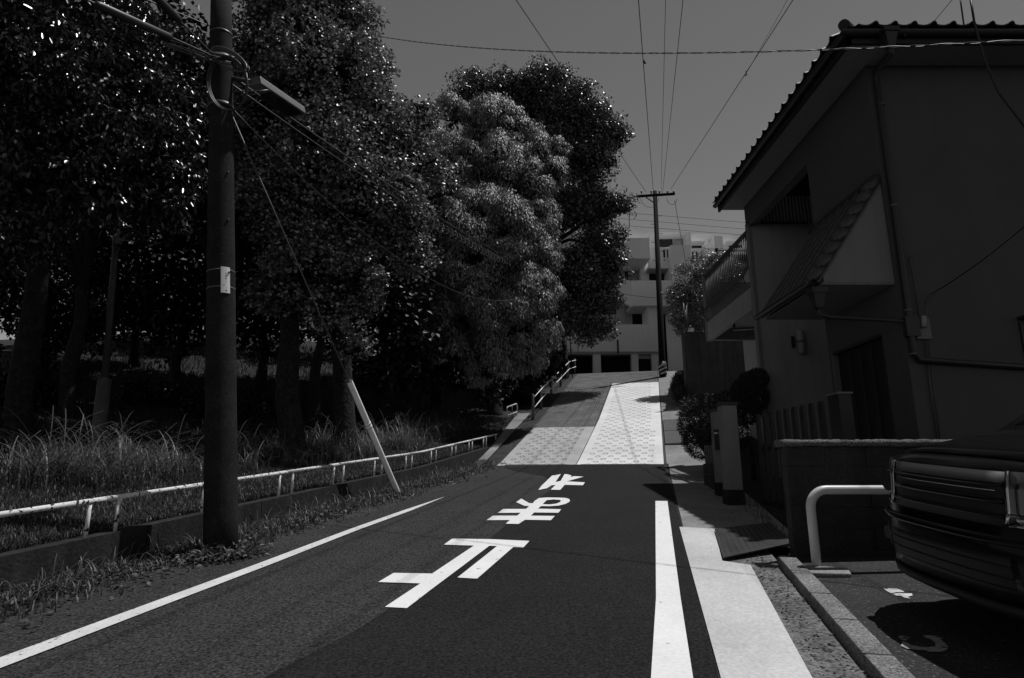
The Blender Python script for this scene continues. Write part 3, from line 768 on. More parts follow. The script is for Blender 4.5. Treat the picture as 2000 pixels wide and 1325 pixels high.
while xx < XR-.2:                                                # near slope, two courses up
    for r_ in range(3):
        if xx-EX > .25+r_*.3: put_tile(tm, roof, (xx, EY0-.10+r_*.29*ca_, 8.215+(-.10+r_*.29*ca_)*.45+.045), (1, 0, 0), (0, ca_, sa_))
    xx += .30
yy = EY1-.25
while yy > EY0+.2:                                               # road slope
    for r_ in range(2):
        if yy-EY0 > .2+r_*.3: put_tile(tm, roof, (EX-.10+r_*.29*ca_, yy, 8.215+(-.10+r_*.29*ca_)*.45+.045), (0, -1, 0), (ca_, 0, sa_))
    yy -= .30
hp = [Vector((EX-.06, EY0-.06, 8.27))+Vector((hx-EX, RY-EY0, RZ-8.22))*(i/8) for i in range(9)]
for i in range(8):
    d = hp[i+1]-hp[i]; MB().tube([hp[i], hp[i]+d*.08, hp[i]+d*.9, hp[i+1]+d*.06], [.08, .085, .075, .075], 12).build('hip_tile', 'roof_tile', roof, smooth=True)

# porch roof
pxr, pzr = WX, AX(1715, 352, WX).z
pxe = 4.64; pze = AX(1485, 620, pxe).z; PY0, PY1 = WY+.03, NJ
porch = hb('porch_gable', 'render')if False else None
m = MB().prism([(pxr+.0, PY0+.02, pzr-.06), (pxe+.12, PY0+.02, pze+.10), (pxe+.12, PY0+.02, pze-.02), (pxr, PY0+.02, pze-.02)], (0, .14, 0)); m.build('porch_gable', 'render_pale', house)
m = MB().prism([(pxr, PY1-.12, pzr-.06), (pxe+.12, PY1-.12, pze+.10), (pxe+.12, PY1-.12, pze-.02), (pxr, PY1-.12, pze-.02)], (0, .12, 0)); m.build('porch_gable', 'render_pale', house)
hb('porch_soffit', 'render_pale', ((pxe+.1, PY0+.03, pze-.05), (pxr, PY1, pze-.02)))
sd_ = Vector((pxr-pxe, 0, pzr-pze)); sl_len = sd_.length; sdn = sd_.normalized(); nrm_ = Vector((-sdn.z, 0, sdn.x))
proof = MB().prism([Vector((pxe, PY0, pze)), Vector((pxr, PY0, pzr)), Vector((pxr, PY0, pzr))-nrm_*.05, Vector((pxe, PY0, pze))-nrm_*.05], (0, PY1-PY0, 0)).build('porch_roof', 'porch_tile', house)
rows = int(sl_len/.26); cols = int((PY1-PY0-.1)/.27)
for r_ in range(rows):
    for c_ in range(cols):
        put_tile(tm2, proof, Vector((pxe, PY1-.2-c_*.27, pze))+sdn*(-.03+r_*.26)+nrm_*.03, (0, -1, 0), sdn)
for r_ in range(rows):                                           # rounded verge tiles along the near edge
    a = Vector((pxe, PY0+.03, pze))+sdn*(r_*.26-.03)+nrm_*.04
    MB().tube([a+nrm_*.02, a+nrm_*.03, a+sdn*.28+nrm_*.0], [.085, .09, .075], 12).build('verge_tile', 'porch_tile', proof, smooth=True)
MB().box((pxr-.10, PY0, pzr-.02), (pxr, PY1+.05, pzr+.06)).build('flashing', 'dark_trim', proof)
gutter((pxe-.05, PY0-.03, pze+.02), (pxe-.05, PY1+.05, pze+.02))
# rainwater pipes
def rpipe(pts, r=.033, nm='downpipe'):
    o = MB().tube(pts, r, 10).build(nm, 'pipe', house, smooth=True); return o
yp = WY-.06
P_ = lambda px, py: AY(px, py, yp)
hop = AY(1735, 70, EY0-.03)
m = MB(); s_ = .10
m.hexa([hop+Vector((-.05,-.05,-.22)), hop+Vector((.05,-.05,-.22)), hop+Vector((.05,.05,-.22)), hop+Vector((-.05,.05,-.22)), hop+Vector((-s_,-.09,.02)), hop+Vector((s_,-.09,.02)), hop+Vector((s_,.09,.02)), hop+Vector((-s_,.09,.02))])
m.box(hop+Vector((-.12, -.11, .02)), hop+Vector((.12, .11, .09))); m.build('hopper', 'pipe', house)
rpipe([hop+Vector((0, 0, -.2)), hop+Vector((0, 0, -.32)), P_(1710, 140), P_(1713, 165), P_(1745, 400), P_(1778, 640), P_(1784, 688), P_(1795, 703), P_(1850, 707), P_(2080, 722)], .045)
for px, py in ((1721, 205), (1745, 402), (1773, 607), (1783, 692)): 
    q = P_(px, py); MB().tube([q-up*.012, q+up*.012], .05, 10).build('pipe_collar', 'plastic_grey', house, smooth=True)
hq = AY(1592, 572, PY0-.06); hq.x = pxe-.05
m = MB(); m.hexa([hq+Vector((-.05,-.05,-.24)), hq+Vector((.05,-.05,-.24)), hq+Vector((.05,.05,-.24)), hq+Vector((-.05,.05,-.24)), hq+Vector((-.09,-.09,-.02)), hq+Vector((.09,-.09,-.02)), hq+Vector((.09,.09,-.02)), hq+Vector((-.09,.09,-.02))])
m.box(hq+Vector((-.11, -.11, -.02)), hq+Vector((.11, .11, .06))); m.build('hopper', 'pipe', house)
rpipe([hq-up*.22, hq-up*.32, hq-up*.38+Vector((.12, 0, 0)), P_(1770, 628), P_(1776, 636)], .03)
MB().box(P_(1767, 642)-Vector((0, .05, .12)), P_(1790, 622)+Vector((0, .05, .02))).build('pipe_box', 'pipe', house)
# door in the road wall
dr = hb('door', 'door', ((WX+.08, door0+.02, gz(WX, 10)-.3), (WX+.12, door1-.02, dz1-.02)))
for k in range(4):
    y0 = door0+.1+k*(door1-door0-.2)/4; MB().box((WX+.06, y0, gz(WX, 10)-.2), (WX+.085, y0+.06, dz1-.06)).build('stile', 'dark_trim', dr)
MB().box((WX-.01, door1-.02, gz(WX, 10)-.3), (WX+.1, door1+.03, dz1+.02)).build('door_frame', 'plastic_grey', dr)
MB().box((WX-.01, door0, dz1-.02), (WX+.1, door1, dz1+.03)).build('door_frame', 'dark_trim', dr)
# wall lamp on the fin wall under the porch
lw = AY(1564, 668, WB-.06)
wl = MB().tube([lw+up*(-.30), lw+up*-.26, lw+up*.26, lw+up*.30], [.05, .085, .085, .05], 14).build('wall_lamp', 'plastic_white', house, smooth=True)
MB().box(lw+Vector((-.2, .0, -.14)), lw+Vector((-.14, .05, .14))).build('bracket', 'dark_trim', wl)
MB().tube([lw-up*.03, lw+up*.03], .09, 14).build('band', 'plastic_grey', wl, smooth=True)
# meter box, conduits and service wires on the near wall
q0, q1 = AY(1791, 662, WY-.04), AY(1813, 622, WY-.02)
mb_ = MB().box(q0, q1+Vector((0, .03, 0))).build('meter_board', 'plastic_grey', house)
MB().tube([AY(1804, 640, WY-.09), AY(1804, 618, WY-.09)], .035, 10).build('meter', 'plastic_white', mb_, smooth=True)
for pts, r_ in (([(1806, 640), (1810, 660), (1809, 600), (1812, 585), (1822, 572)], .008), ([(1795, 650), (1803, 655), (1800, 630)], .006),
                ([(1795, 625), (1788, 560), (1776, 502), (1787, 498)], .010), ([(1806, 660), (1818, 760), (1830, 860)], .010), ([(1812, 660), (1824, 760), (1836, 860)], .008),
                ([(1812, 590), (1818, 575), (1830, 573)], .006)):
    MB().tube([AY(px, py, WY-.03) for px, py in pts], r_, 6).build('conduit', 'cable_grey', house, smooth=True)
def wire(label, pts, r_):
    tag(MB().tube(pts, r_, 6).build('overhead_cable', 'cable', smooth=True), label, 'cable')
w0 = AY(1822, 573, WY-.05); w1 = AY(2060, 390, 6.2); wire('thin service wire rising from the meter on the house wall', catenary(w0, w1, .06, 16), .008)
c0 = [(1893, -20), (1903, 45), (1922, 115), (1950, 180), (2000, 246), (2060, 310)]
wire('thick black cable drooping across the house wall from the roof edge', [AY(px, py, 7.6) for px, py in c0], .017)
wire('short thick black cable dropping behind the roof tiles', [AY(1873, -20, 9.3), AY(1884, 60, 9.3), AY(1886, 90, 9.6)], .014)
wire('thin aerial wire slanting above the roof tiles', [AY(1868, -10, 12), AY(1822, 45, 13)], .008)
# small window at the edge of the near wall
wn = MB().box((AY(1990, 640, WY).x, WY-.03, AY(1990, 760, WY).z), (AY(1990, 640, WY).x+1.3, WY+.02, AY(1990, 630, WY).z)).build('window', 'dark_trim', house)
MB().box((AY(1990, 640, WY).x+.06, WY-.036, AY(1990, 752, WY).z), (AY(1990, 640, WY).x+1.24, WY-.028, AY(1990, 638, WY).z)).build('pane', 'glass_dark', wn)
MB().box((AY(1986, 622, WY).x, WY-.22, AY(1990, 626, WY).z), (AY(1986, 622, WY).x+1.5, WY, AY(1990, 620, WY).z)).build('hood', 'dark_trim', wn)

# balcony
BY1 = 17.8; bz0, bz1, bz2 = 5.40, 5.95, 7.42
hb('balcony_slab', 'render_stained', ((WX-.02, WB+.17, bz0), (WX+.10, BY1, bz1)), ((WX+.1, WB+.17, bz1-.2), (7.7, BY1, bz1-.05)), ((WX+.1, BY1-.12, bz0), (7.7, BY1, bz1)))
hb('balcony_end_post', 'render_pale', ((WX-.03, BY1-.02, bz0), (WX+.13, BY1+.14, bz2+.02)))
hb('balcony_end_wall', 'render', ((WX+.13, BY1, bz1), (7.7, BY1+.12, bz2-.2)))
MB().box((WX-.02, WB+.1, bz2-.05), (WX+.07, BY1, bz2+.02)).build('balcony_handrail', 'rail_metal', house, bevel=.01)
yy = WB+.28; i = 0
while yy < BY1-.05:
    x = WX+.02
    pth = [(x, yy, bz2-.04), (x, yy, bz1+.62), (x-.0, yy, bz1+.55), (x-.06, yy, bz1+.46), (x-.13, yy, bz1+.34), (x-.14, yy, bz1+.25), (x-.09, yy, bz1+.15), (x-.01, yy, bz1+.07), (x, yy, bz1)]
    MB().tube(pth, .014 if i % 9 else .02, 6).build('baluster', 'rail_metal', house, smooth=True); yy += .125; i += 1
MB().tube([(WX+.02, WB+.2, bz1+.62), (WX+.02, BY1, bz1+.62)], .014, 6).build('balcony_rail', 'rail_metal', house)
MB().tube([(WX+.05, WB+1.6, bz0), (WX+.05, WB+1.6, bz0-.15), (WX+.35, WB+.6, bz0-.35), (WX+.2, WB-.02+.3, bz0-.45), (WX+.2, WB+.3, 1.0)], .035, 8).build('downpipe', 'pipe', house, smooth=True)
# louvred utility cover by the fin wall foot
hb('plinth', 'dark_concrete', ((WX-.03, WY-.03, BASE), (XR, WY, 1.3)))

# =================================================================== FRONT YARD
def gate_post(px, py0, py1, Y, w_, label, mail=False):
    b = AY(px, py0, Y); tp_ = AY(px, py1, Y); b.z = gz(b.x, b.y)-.1; h = tp_.z
    t = thing('gate_post', label, 'gate post', (b.x, b.y, b.z+.1))
    MB().box((b.x-w_/2, b.y-w_/2, b.z), (b.x+w_/2, b.y+w_/2, h)).build('shaft', 'render_pale', t, bevel=.01)
    MB().box((b.x-w_/2-.02, b.y-w_/2-.02, h), (b.x+w_/2+.02, b.y+w_/2+.02, h+.05)).build('cap', 'dark_concrete', t, bevel=.01)
    MB().box((b.x-w_/2-.015, b.y-w_/2-.015, b.z), (b.x+w_/2+.015, b.y+w_/2+.015, b.z+.32)).build('footing', 'mossy_concrete', t)
    if mail:
        x0 = b.x-w_/2; z = AY(px, 860, Y).z
        m_ = MB().box((x0-.03, b.y-.14, z-.18), (x0+w_-.05, b.y+.02, z+.18)).build('mailbox', 'door', t)
        MB().box((x0-.036, b.y-.15, z+.1), (x0+.04, b.y-.138, z+.13)).build('slot', 'chrome', m_)
gate_post(1434, 985, 793, 10.1, .24, 'pale rendered gate post standing free in front of the clipped bush')
gate_post(1413, 970, 805, 11.2, .2, 'rendered gate post with a dark mailbox set into it', True)
t = thing('garden_wall', 'low block wall under the hedge beside the mailbox post', 'wall', (3.9, 11.3, 1.1))
x0 = AY(1376, 950, 13.0); x1 = AY(1408, 950, 11.4)
for r_ in range(3):
    for k in range(4):
        a = Vector((x0.x, 13.0, 0)).lerp(Vector((x1.x, 11.3, 0)), k/4); b = Vector((x0.x, 13.0, 0)).lerp(Vector((x1.x, 11.3, 0)), (k+1)/4); d = (b-a).normalized()*.006
        n_ = Vector((.12, .03, 0)); z0 = 1.05+r_*.22; z1 = z0+.212
        MB().hexa([a+d+up*z0, b-d+up*z0, b-d+n_+up*z0, a+d+n_+up*z0, a+d+up*z1, b-d+up*z1, b-d+n_+up*z1, a+d+n_+up*z1]).build('block', 'block', t)
for k in range(9):
    a = Vector((x0.x+.05, 13.0, 0)).lerp(Vector((x1.x+.05, 11.3, 0)), (k+.5)/9)
    MB().box(a+Vector((-.012, -.03, 1.7)), a+Vector((.012, .03, 2.05))).build('picket', 'rail_metal', t)
# slatted gate fence
t = thing('slat_fence', 'dark vertical slat fence between the gate posts and the porch door', 'fence', (4.05, 9, 1))
for k in range(9):
    y = 10.15-k*.262; zz = 2.43-.04*(k/8)
    MB().box((4.03, y-.06, .75), (4.07, y+.035, zz)).build('slat', 'door', t)
    MB().box((4.026, y+.036, .75), (4.06, y+.05, zz-.04)).build('slat_edge', 'rail_metal', t)
for z in (1.0, 1.85): MB().box((4.071, 7.95, z), (4.11, 10.2, z+.05)).build('cross_rail', 'door', t)
MB().box((4.0, 7.5, .6), (4.16, 7.76, 2.42)).build('end_post', 'door', t)
MB().box((3.985, 7.485, 2.42), (4.175, 7.775, 2.44)).build('post_cap', 'lamp_grey', t)
# block wall beside the car park
bw = thing('block_wall', 'dark concrete block wall with rough bright coping beside the car park', 'wall', (2.75, 6.3, .62))
YW = 6.22; zb = gz(2.8, YW)-.1; ztop = AY(1540, 872, YW).z; rows_ = 6; bh = (ztop-zb)/rows_
for r_ in range(rows_):
    x = 2.72+(.0 if r_ % 2 else -.20); k = 0
    while x < 6.0:
        a = max(x, 2.72); b = min(x+.395, 6.0)
        if b-a > .03: MB().box((a+.004, YW+random.uniform(-.002, .002), zb+r_*bh+.004), (b-.004, YW+.12, zb+(r_+1)*bh-.004)).build('block', 'block', bw, bevel=.004)
        x += .4
MB().box((2.73, YW+.01, zb), (5.99, YW+.11, ztop-.002)).build('mortar', 'dark_concrete', bw)
m = MB(); n_ = 90
for i in range(n_+1):
    x = 2.68+(6.05-2.68)*i/n_
    pr = [(-.03, 0), (-.04, .03), (-.03, .055), (.02, .068), (.10, .068), (.15, .05), (.155, .0)]
    m.v += [(x, YW+py_+random.uniform(-.004, .004), ztop+pz_+random.uniform(-.005, .005)) for py_, pz_ in pr]
for i in range(n_):
    for j in range(6): m.f.append((i*7+j, i*7+j+1, (i+1)*7+j+1, (i+1)*7+j))
    m.f.append((i*7+6, i*7, (i+1)*7, (i+1)*7+6))
m.f += [tuple(range(7)), tuple(range(n_*7, n_*7+7))]
m.build('coping', 'coping', bw, smooth=True)
# hooped parking bar
u0 = G(1597, 1122); u0.z += .02; ub = thing('parking_bar', 'white hooped steel bar standing beside the black car', 'barrier', u0)
Hb = AY(1590, 957, u0.y).z-u0.z; r_ = .16
pth = [u0-up*.1, u0+up*(Hb-r_)]+[u0+Vector((r_-r_*math.cos(a), 0, Hb-r_+r_*math.sin(a))) for a in [i*math.pi/16 for i in range(1, 9)]]
L_ = 1.25
pth += [u0+Vector((L_-r_, 0, Hb))]+[u0+Vector((L_-r_+r_*math.sin(a), 0, Hb-r_+r_*math.cos(a))) for a in [i*math.pi/16 for i in range(1, 9)]]+[u0+Vector((L_, 0, -.1))]
MB().tube(pth, .04, 14).build('bar', 'bar_white', ub, smooth=True)
tag(MB().hexa([G(1570, 1136, .032), G(1665, 1136, .032), G(1658, 1126, .032), G(1572, 1122, .032), G(1570, 1136, .07), G(1665, 1136, .06), G(1658, 1126, .07), G(1572, 1122, .08)]).build('concrete_footing', 'path_concrete', bevel=.01), 'small concrete pad at the foot of the white parking bar', 'footing')

# =================================================================== FAR RIGHT: concrete wall, chain-link fence, neighbour roof
RWY = 25.0
zr = AY(1400, 650, RWY).z; xl = AY(1338, 700, RWY).x
rw = thing('concrete_wall', 'tall stained concrete retaining wall rising behind the house balcony', 'wall', (xl, RWY, 2.4))
MB().box((xl, RWY, 1.4), (13, RWY+.35, zr)).build('front_face', 'dark_concrete', rw)
p0 = Vector((xl, RWY+.02, 0)); p1 = W(31, 1.75); p1.z = 0; p2 = W(37.5, 1.95); p2.z = 0
nx = Vector((.4, -.05, 0))
for a, b, za, zb_ in ((p0, p1, zr-.1, 9.4), (p1, p2, 9.42, 9.7)):
    MB().hexa([a+up*1.2, b+up*3, b+nx+up*3, a+nx+up*1.2, a+up*za, b+up*zb_, b+nx+up*zb_, a+nx+up*za]).build('side_face', 'dark_concrete', rw)
structure(MB().hexa([Vector((xl+.3, RWY+.3, 1)), Vector((40, RWY+.3, 1)), Vector((40, 60, 1)), p2+nx+up, Vector((xl+.3, RWY+.3, zr-.25)), Vector((40, RWY+.3, zr-.25)), Vector((40, 60, 8.2)), p2+nx+up*9]).build('terrace', 'soil'))
cf = thing('chain_link_fence', 'chain-link fence on steel posts along the top of the concrete wall', 'fence', (xl+.1, RWY+.1, zr))
fz = AY(1345, 592, RWY+.1).z
fx0, fx1 = xl+.12, 13.0; fy = RWY+.15
for x in np.arange(fx0, fx1, 1.8):
    MB().tube([(x, fy, zr-.05), (x, fy, fz)], .03, 8).build('post', 'steel', cf, smooth=True)
for z in (fz, zr+.06): MB().tube([(fx0, fy, z), (fx1, fy, z)], .022, 6).build('rail', 'steel', cf, smooth=True)
for k in range(5):
    q = p0.lerp(p1, .02+k*.2); zq = zr-.1+(9.4-zr+.1)*(.02+k*.2); MB().tube([q+Vector((.15, 0, zq-.1)), q+Vector((.15, 0, zq+1.1))], .03, 8).build('post', 'steel', cf, smooth=True)
m = MB(); step = .11; hgt = fz-zr-.06
def ribbon(a, b, w_=.006): m.add([a+Vector((-w_, 0, 0)), a+Vector((w_, 0, 0)), b+Vector((w_, 0, 0)), b+Vector((-w_, 0, 0))], [(0, 1, 2, 3)])
x = fx0-hgt
while x < 12.0:
    for sg in (1, -1):
        a = Vector((x, fy+.004*sg, zr+.06)); b = Vector((x+hgt, fy+.004*sg, fz))
        if sg < 0: a.z, b.z = fz, zr+.06
        tA_ = max(0, (fx0-x)/hgt)
        if tA_ < 1: ribbon(a.lerp(b, tA_), b)
    x += step
tag(m.build('mesh_wire', 'steel', cf), kind='stuff')
# dark tiled roof of the neighbour
nb = thing('neighbour_house', 'neighbouring house with dark low roof peeping over the balcony rail', 'house', AY(1440, 560, 34))
a, b = AY(1392, 497, 34), AY(1700, 497, 34)
MB().hexa([a+Vector((-.1,0,-.16)), b+Vector((0,0,-.16)), b+Vector((0,5,-.16)), a+Vector((-.1,5,-.16)), a, b, b+Vector((0,4.6,1.0)), a+Vector((1.2,2.6,1.0))]).build('roof', 'roof_tile', nb)
MB().tube([AY(1404, 489, 33.8), AY(1700, 487, 33.8)], .09, 8).build('ridge', 'plastic_white', nb)
MB().box(a+Vector((.5, .5, -5)), b+Vector((0, 4, -.16))).build('wall', 'render', nb)

# =================================================================== APARTMENT BLOCK
YB = 43.0
ap = thing('apartment_block', 'pale concrete apartment block with stepped balconies above dark garages', 'building', AY(1200, 735, YB))
def pbox(name, mt, x0, x1, y0, y1, Y, depth, parent=None, bevel=0):
    a = AY(x0, y1, Y); b = AY(x1, y0, Y); a2 = AY(x0, y0, Y)
    return MB().box((a.x if abs(a.x) < abs(a2.x) else a2.x, Y, a.z), (b.x, Y+depth, b.z)).build(name, mt, parent or ap, bevel=bevel)
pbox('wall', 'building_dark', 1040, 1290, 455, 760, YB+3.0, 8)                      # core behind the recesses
# garage level
pbox('garage_opening', 'garage', 1050, 1286, 690, 760, YB+1.6, .3)  # near-black panel in place of the shade inside the garages
for x0, x1 in ((1040, 1075), (1160, 1173), (1236, 1246), (1276, 1287)): pbox('pillar', 'building', x0, x1, 690, 760, YB+.2, .6)
gd = pbox('door', 'garage', 1246, 1276, 702, 760, YB+.6, .1)
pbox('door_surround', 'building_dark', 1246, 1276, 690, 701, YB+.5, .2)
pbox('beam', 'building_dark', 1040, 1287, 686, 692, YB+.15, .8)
pbox('parapet', 'building', 1040, 1286, 634, 687, YB, .3)
pbox('slab', 'building', 1040, 1286, 682, 689, YB+.3, 3)
pbox('pipe', 'dark_trim', 1206, 1208, 664, 690, YB-.06, .06)
pbox('pipe', 'building_dark', 1128, 1130, 660, 688, YB-.05, .05)
pbox('pier', 'building', 1268, 1290, 595, 634, YB+.6, 2.4)
w_ = pbox('window', 'dark_trim', 1184, 1203, 588, 614, YB+2.95, .06); pbox('pane', 'glass_dark', 1186, 1201, 590, 612, YB+2.93, .03, w_)
pbox('doorway', 'garage', 1236, 1268, 598, 634, YB+2.9, .1)  # near-black panel in place of the shade inside the doorway
pbox('downpipe', 'building_dark', 1217, 1219, 598, 634, YB+2.8, .1)
# second-floor balcony with slanted stair parapet
pbox('balcony', 'building', 1235, 1320, 548, 597, YB+.2, .3)
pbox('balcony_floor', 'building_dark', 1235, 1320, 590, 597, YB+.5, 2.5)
q = [AY(1235, 550, YB+.2), AY(1235, 600, YB+.2), AY(1205, 584, YB+2.6), AY(1205, 541, YB+2.6)]
MB().prism(q, (.05, .25, 0)).build('stair_parapet', 'building', ap)
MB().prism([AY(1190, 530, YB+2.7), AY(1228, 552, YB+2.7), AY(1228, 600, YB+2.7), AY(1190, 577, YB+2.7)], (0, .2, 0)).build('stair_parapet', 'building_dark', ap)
# recess with lit end, windows
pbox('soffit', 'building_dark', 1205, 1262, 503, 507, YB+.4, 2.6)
pbox('opening_frame', 'garage', 1222, 1252, 524, 552, YB+2.93, .06)
pbox('lit_end_wall', 'curtain', 1228, 1247, 529, 552, YB+2.86, .05)
w_ = pbox('window', 'dark_trim', 1266, 1308, 533, 550, YB+2.4, .6); pbox('pane', 'glass_dark', 1268, 1306, 536, 548, YB+2.37, .02, w_)
pbox('side_wall', 'building', 1252, 1266, 505, 552, YB+2.2, .7)
# upper boxes
pbox('balcony_box', 'building', 1228, 1268, 465, 505, YB, 3)
pbox('balcony_box', 'building', 1204, 1227.5, 469, 510, YB+1.0, 2)
pbox('upper_parapet', 'building', 1268, 1313, 483, 524, YB+.8, .25)
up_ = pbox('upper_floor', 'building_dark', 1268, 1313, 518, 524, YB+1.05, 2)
pbox('slot', 'garage', 1296, 1298.5, 488, 503, YB+.78, .03); pbox('slot', 'garage', 1303.5, 1306, 488, 503, YB+.78, .03)
pbox('vent', 'garage', 1297, 1299, 507, 509, YB+.78, .03)
pbox('balcony_box', 'building', 1314, 1348, 479, 560, YB+.1, 3)
pbox('pier', 'building', 1313, 1333, 524, 600, YB+1.2, 2)
w_ = pbox('window', 'dark_trim', 1290, 1333, 464, 484, YB+2.6, .4); pbox('pane', 'glass_dark', 1292, 1313, 466, 484, YB+2.57, .02, w_); pbox('curtain', 'curtain', 1314, 1331, 466, 484, YB+2.57, .02, w_)
pbox('awning', 'building', 1288, 1341, 458.5, 461, YB+1.9, .7)
pbox('top_wall', 'building', 1255, 1349, 454, 484, YB+2.9, 6)
pbox('roof_block', 'building', 1180, 1258, 445, 500, YB+1.9, 5)
pbox('wall', 'building', 1300, 1349, 500, 760, YB+3.0, 6)
# long wing set back on the right
YR = 50.0
pbox('wing_wall', 'building', 1345, 1560, 457, 700, YR+2.5, 6)
pbox('wing_parapet', 'building', 1348, 1402, 485, 560, YR, .3); pbox('wing_parapet', 'building', 1412, 1560, 485, 560, YR, .3)
pbox('divider', 'building', 1402, 1411, 461, 560, YR, 2.5)
for x0 in (1352.5, 1360, 1420): pbox('slot', 'garage', x0, x0+2, 492, 506, YR-.02, .03)
for x0, x1 in ((1343, 1378), (1418, 1444)): pbox('awning', 'building', x0, x1, 471, 473, YR+1.4, .9)
for x0, x1 in ((1348, 1370), (1425, 1450)):
    w_ = pbox('window', 'dark_trim', x0, x1, 479, 492, YR+2.44, .06); pbox('pane', 'glass_dark', x0+1, x1-1, 480, 491, YR+2.42, .02, w_)
pbox('air_unit', 'dark_trim', 1386, 1395, 470, 474, YR+2.2, .3); pbox('air_unit', 'dark_trim', 1399, 1402, 470, 473, YR+2.2, .3)
# roof aerial
ta = AY(1229, 446, YB+3); tt = AY(1229, 402, YB+3)
an = thing('tv_aerial', 'thin roof aerial with small arrow-shaped elements on the apartment block', 'aerial', ta)
MB().tube([ta, tt], .03, 6).build('mast', 'far_pole', an)
MB().tube([AY(1222, 418, YB+3), AY(1244, 421, YB+3)], .02, 5).build('boom', 'far_pole', an)
MB().tube([AY(1238, 412, YB+3), AY(1244, 420, YB+3), AY(1238, 428, YB+3)], .03, 5).build('reflector', 'far_pole', an)
for px in (1226, 1231, 1235): MB().tube([AY(px, 415, YB+2.8), AY(px, 423, YB+3.2)], .015, 5).build('element', 'far_pole', an)

# =================================================================== BLACK CAR IN THE CAR PARK
CYC = 3.92; car_x = 2.58
car_z = gz(car_x+1, CYC)+.05
car = thing('parked_car', 'glossy black high-nosed car parked nose-out beside the white bar', 'car', (car_x, CYC, car_z))
roll = math.atan(.093)
HW = .875
# side profile from the front bottom, up the nose, over the bonnet, windscreen, roof, tail, and back underneath (u back, w up)
PRF = [(.12, .22), (.03, .26), (.0, .40), (-.01, .52), (.0, .62), (.03, .70), (.05, .78), (.06, .90), (.08, .99), (.14, 1.05), (.36, 1.10), (.66, 1.16), (.92, 1.20), (.98, 1.22), (1.62, 1.56), (2.05, 1.66), (2.5, 1.72), (3.4, 1.72), (4.2, 1.64), (4.55, 1.2), (4.66, .8), (4.66, .45), (4.5, .25), (2.4, .2)]
def car_pt(v, i, f=0.0, off=0.0):
    """v in -1..1 across the car, profile position i+f, offset outwards"""
    j = (i+1) % len(PRF); a, b = PRF[i], PRF[j]
    u, w_ = a[0]+(b[0]-a[0])*f, a[1]+(b[1]-a[1])*f
    pu, pw = PRF[(i-1) % len(PRF)]; nu, nw = PRF[(i+2) % len(PRF)] if f else PRF[j]
    tu, tw = (nu-pu), (nw-pw); L_ = math.hypot(tu, tw); ou, ow = -tw/L_, tu/L_
    if off: u += ou*off; w_ += ow*off
    e = abs(v)
    hw = HW*(1-.16*max(0, min(1, (w_-1.1)/.6)))
    y = v*hw
    u += .30*e**3.2*max(0, 1-u/1.6) if u < 1.6 else 0
    if u > 4.0: u -= .2*e**3
    if w_ > 1.0: w_ -= .06*e**3
    return (u, y, w_)
def car_w(p):
    q = Vector((p[0], p[1]*math.cos(roll)-0*p[2], p[2]+p[1]*math.sin(roll)))
    return Vector((car_x+q.x, CYC+q.y, car_z+q.z))
NV = 24; vs_ = []
for k in range(NV+1):
    v = math.sin((k/NV-.5)*math.pi)*.5+(k/NV-.5)
    vs_.append(max(-1, min(1, v)))
m = MB()
for v in vs_:
    for i in range(len(PRF)): m.v.append(tuple(car_w(car_pt(v, i))))
n_ = len(PRF)
for k in range(NV):
    for i in range(n_): m.f.append((k*n_+i, k*n_+(i+1) % n_, (k+1)*n_+(i+1) % n_, (k+1)*n_+i))
m.f += [tuple(range(n_)), tuple(range(NV*n_, (NV+1)*n_))]
body = m.build('body', 'car_paint', car, smooth=True)
def patch(name, mt, v0, v1, i0, i1, off, parent, nv=6, th=.012):
    mm = MB(); cols = []
    ii = []
    t_ = i0
    while t_ < i1-1e-6: ii.append(t_); t_ = min(math.floor(t_+1e-6)+1, i1) if i1 > t_ else i1
    ii.append(i1); L_ = len(ii)
    for a in range(nv+1):
        v = v0+(v1-v0)*a/nv
        for t_ in ii: mm.v.append(tuple(car_w(car_pt(v, int(t_) % n_, t_-int(t_), off))))
        for t_ in ii: mm.v.append(tuple(car_w(car_pt(v, int(t_) % n_, t_-int(t_), off-th))))
    S_ = 2*L_
    for a in range(nv):
        for b in range(L_-1):
            mm.f += [(a*S_+b, a*S_+b+1, (a+1)*S_+b+1, (a+1)*S_+b), (a*S_+L_+b, (a+1)*S_+L_+b, (a+1)*S_+L_+b+1, a*S_+L_+b+1)]
        mm.f += [(a*S_, (a+1)*S_, (a+1)*S_+L_, a*S_+L_), (a*S_+L_-1, a*S_+S_-1, (a+1)*S_+S_-1, (a+1)*S_+L_-1)]
    for a in (0, nv):
        for b in range(L_-1): mm.f.append((a*S_+b, a*S_+L_+b, a*S_+L_+b+1, a*S_+b+1))
    return mm.build(name, mt, parent, smooth=True)
for sg in (1, -1):
    hl = patch('headlight', 'headlamp', .58*sg, .97*sg, 5.2, 8.0, .012, body)
    patch('lens_rim', 'chrome', .56*sg, .58*sg, 5.2, 8.0, .016, hl, 1)
    patch('lens_rim', 'chrome', .58*sg, .97*sg, 5.05, 5.2, .015, hl)
    pc_ = car_w(car_pt(.72*sg, 6, .5, .02)); MB().tube([pc_+Vector((.04, 0, 0)), pc_+Vector((-.012, 0, 0))], .075, 14).build('lamp_barrel', 'glass_dark', hl, smooth=True)
    fg = patch('fog_lamp_pocket', 'car_black', .62*sg, .94*sg, 2.1, 3.4, .004, body)
    pc_ = car_w(car_pt(.80*sg, 2, .6, .01)); MB().tube([pc_+Vector((.03, 0, 0)), pc_+Vector((-.01, 0, 0))], .045, 12).build('fog_lamp', 'headlamp', fg, smooth=True)
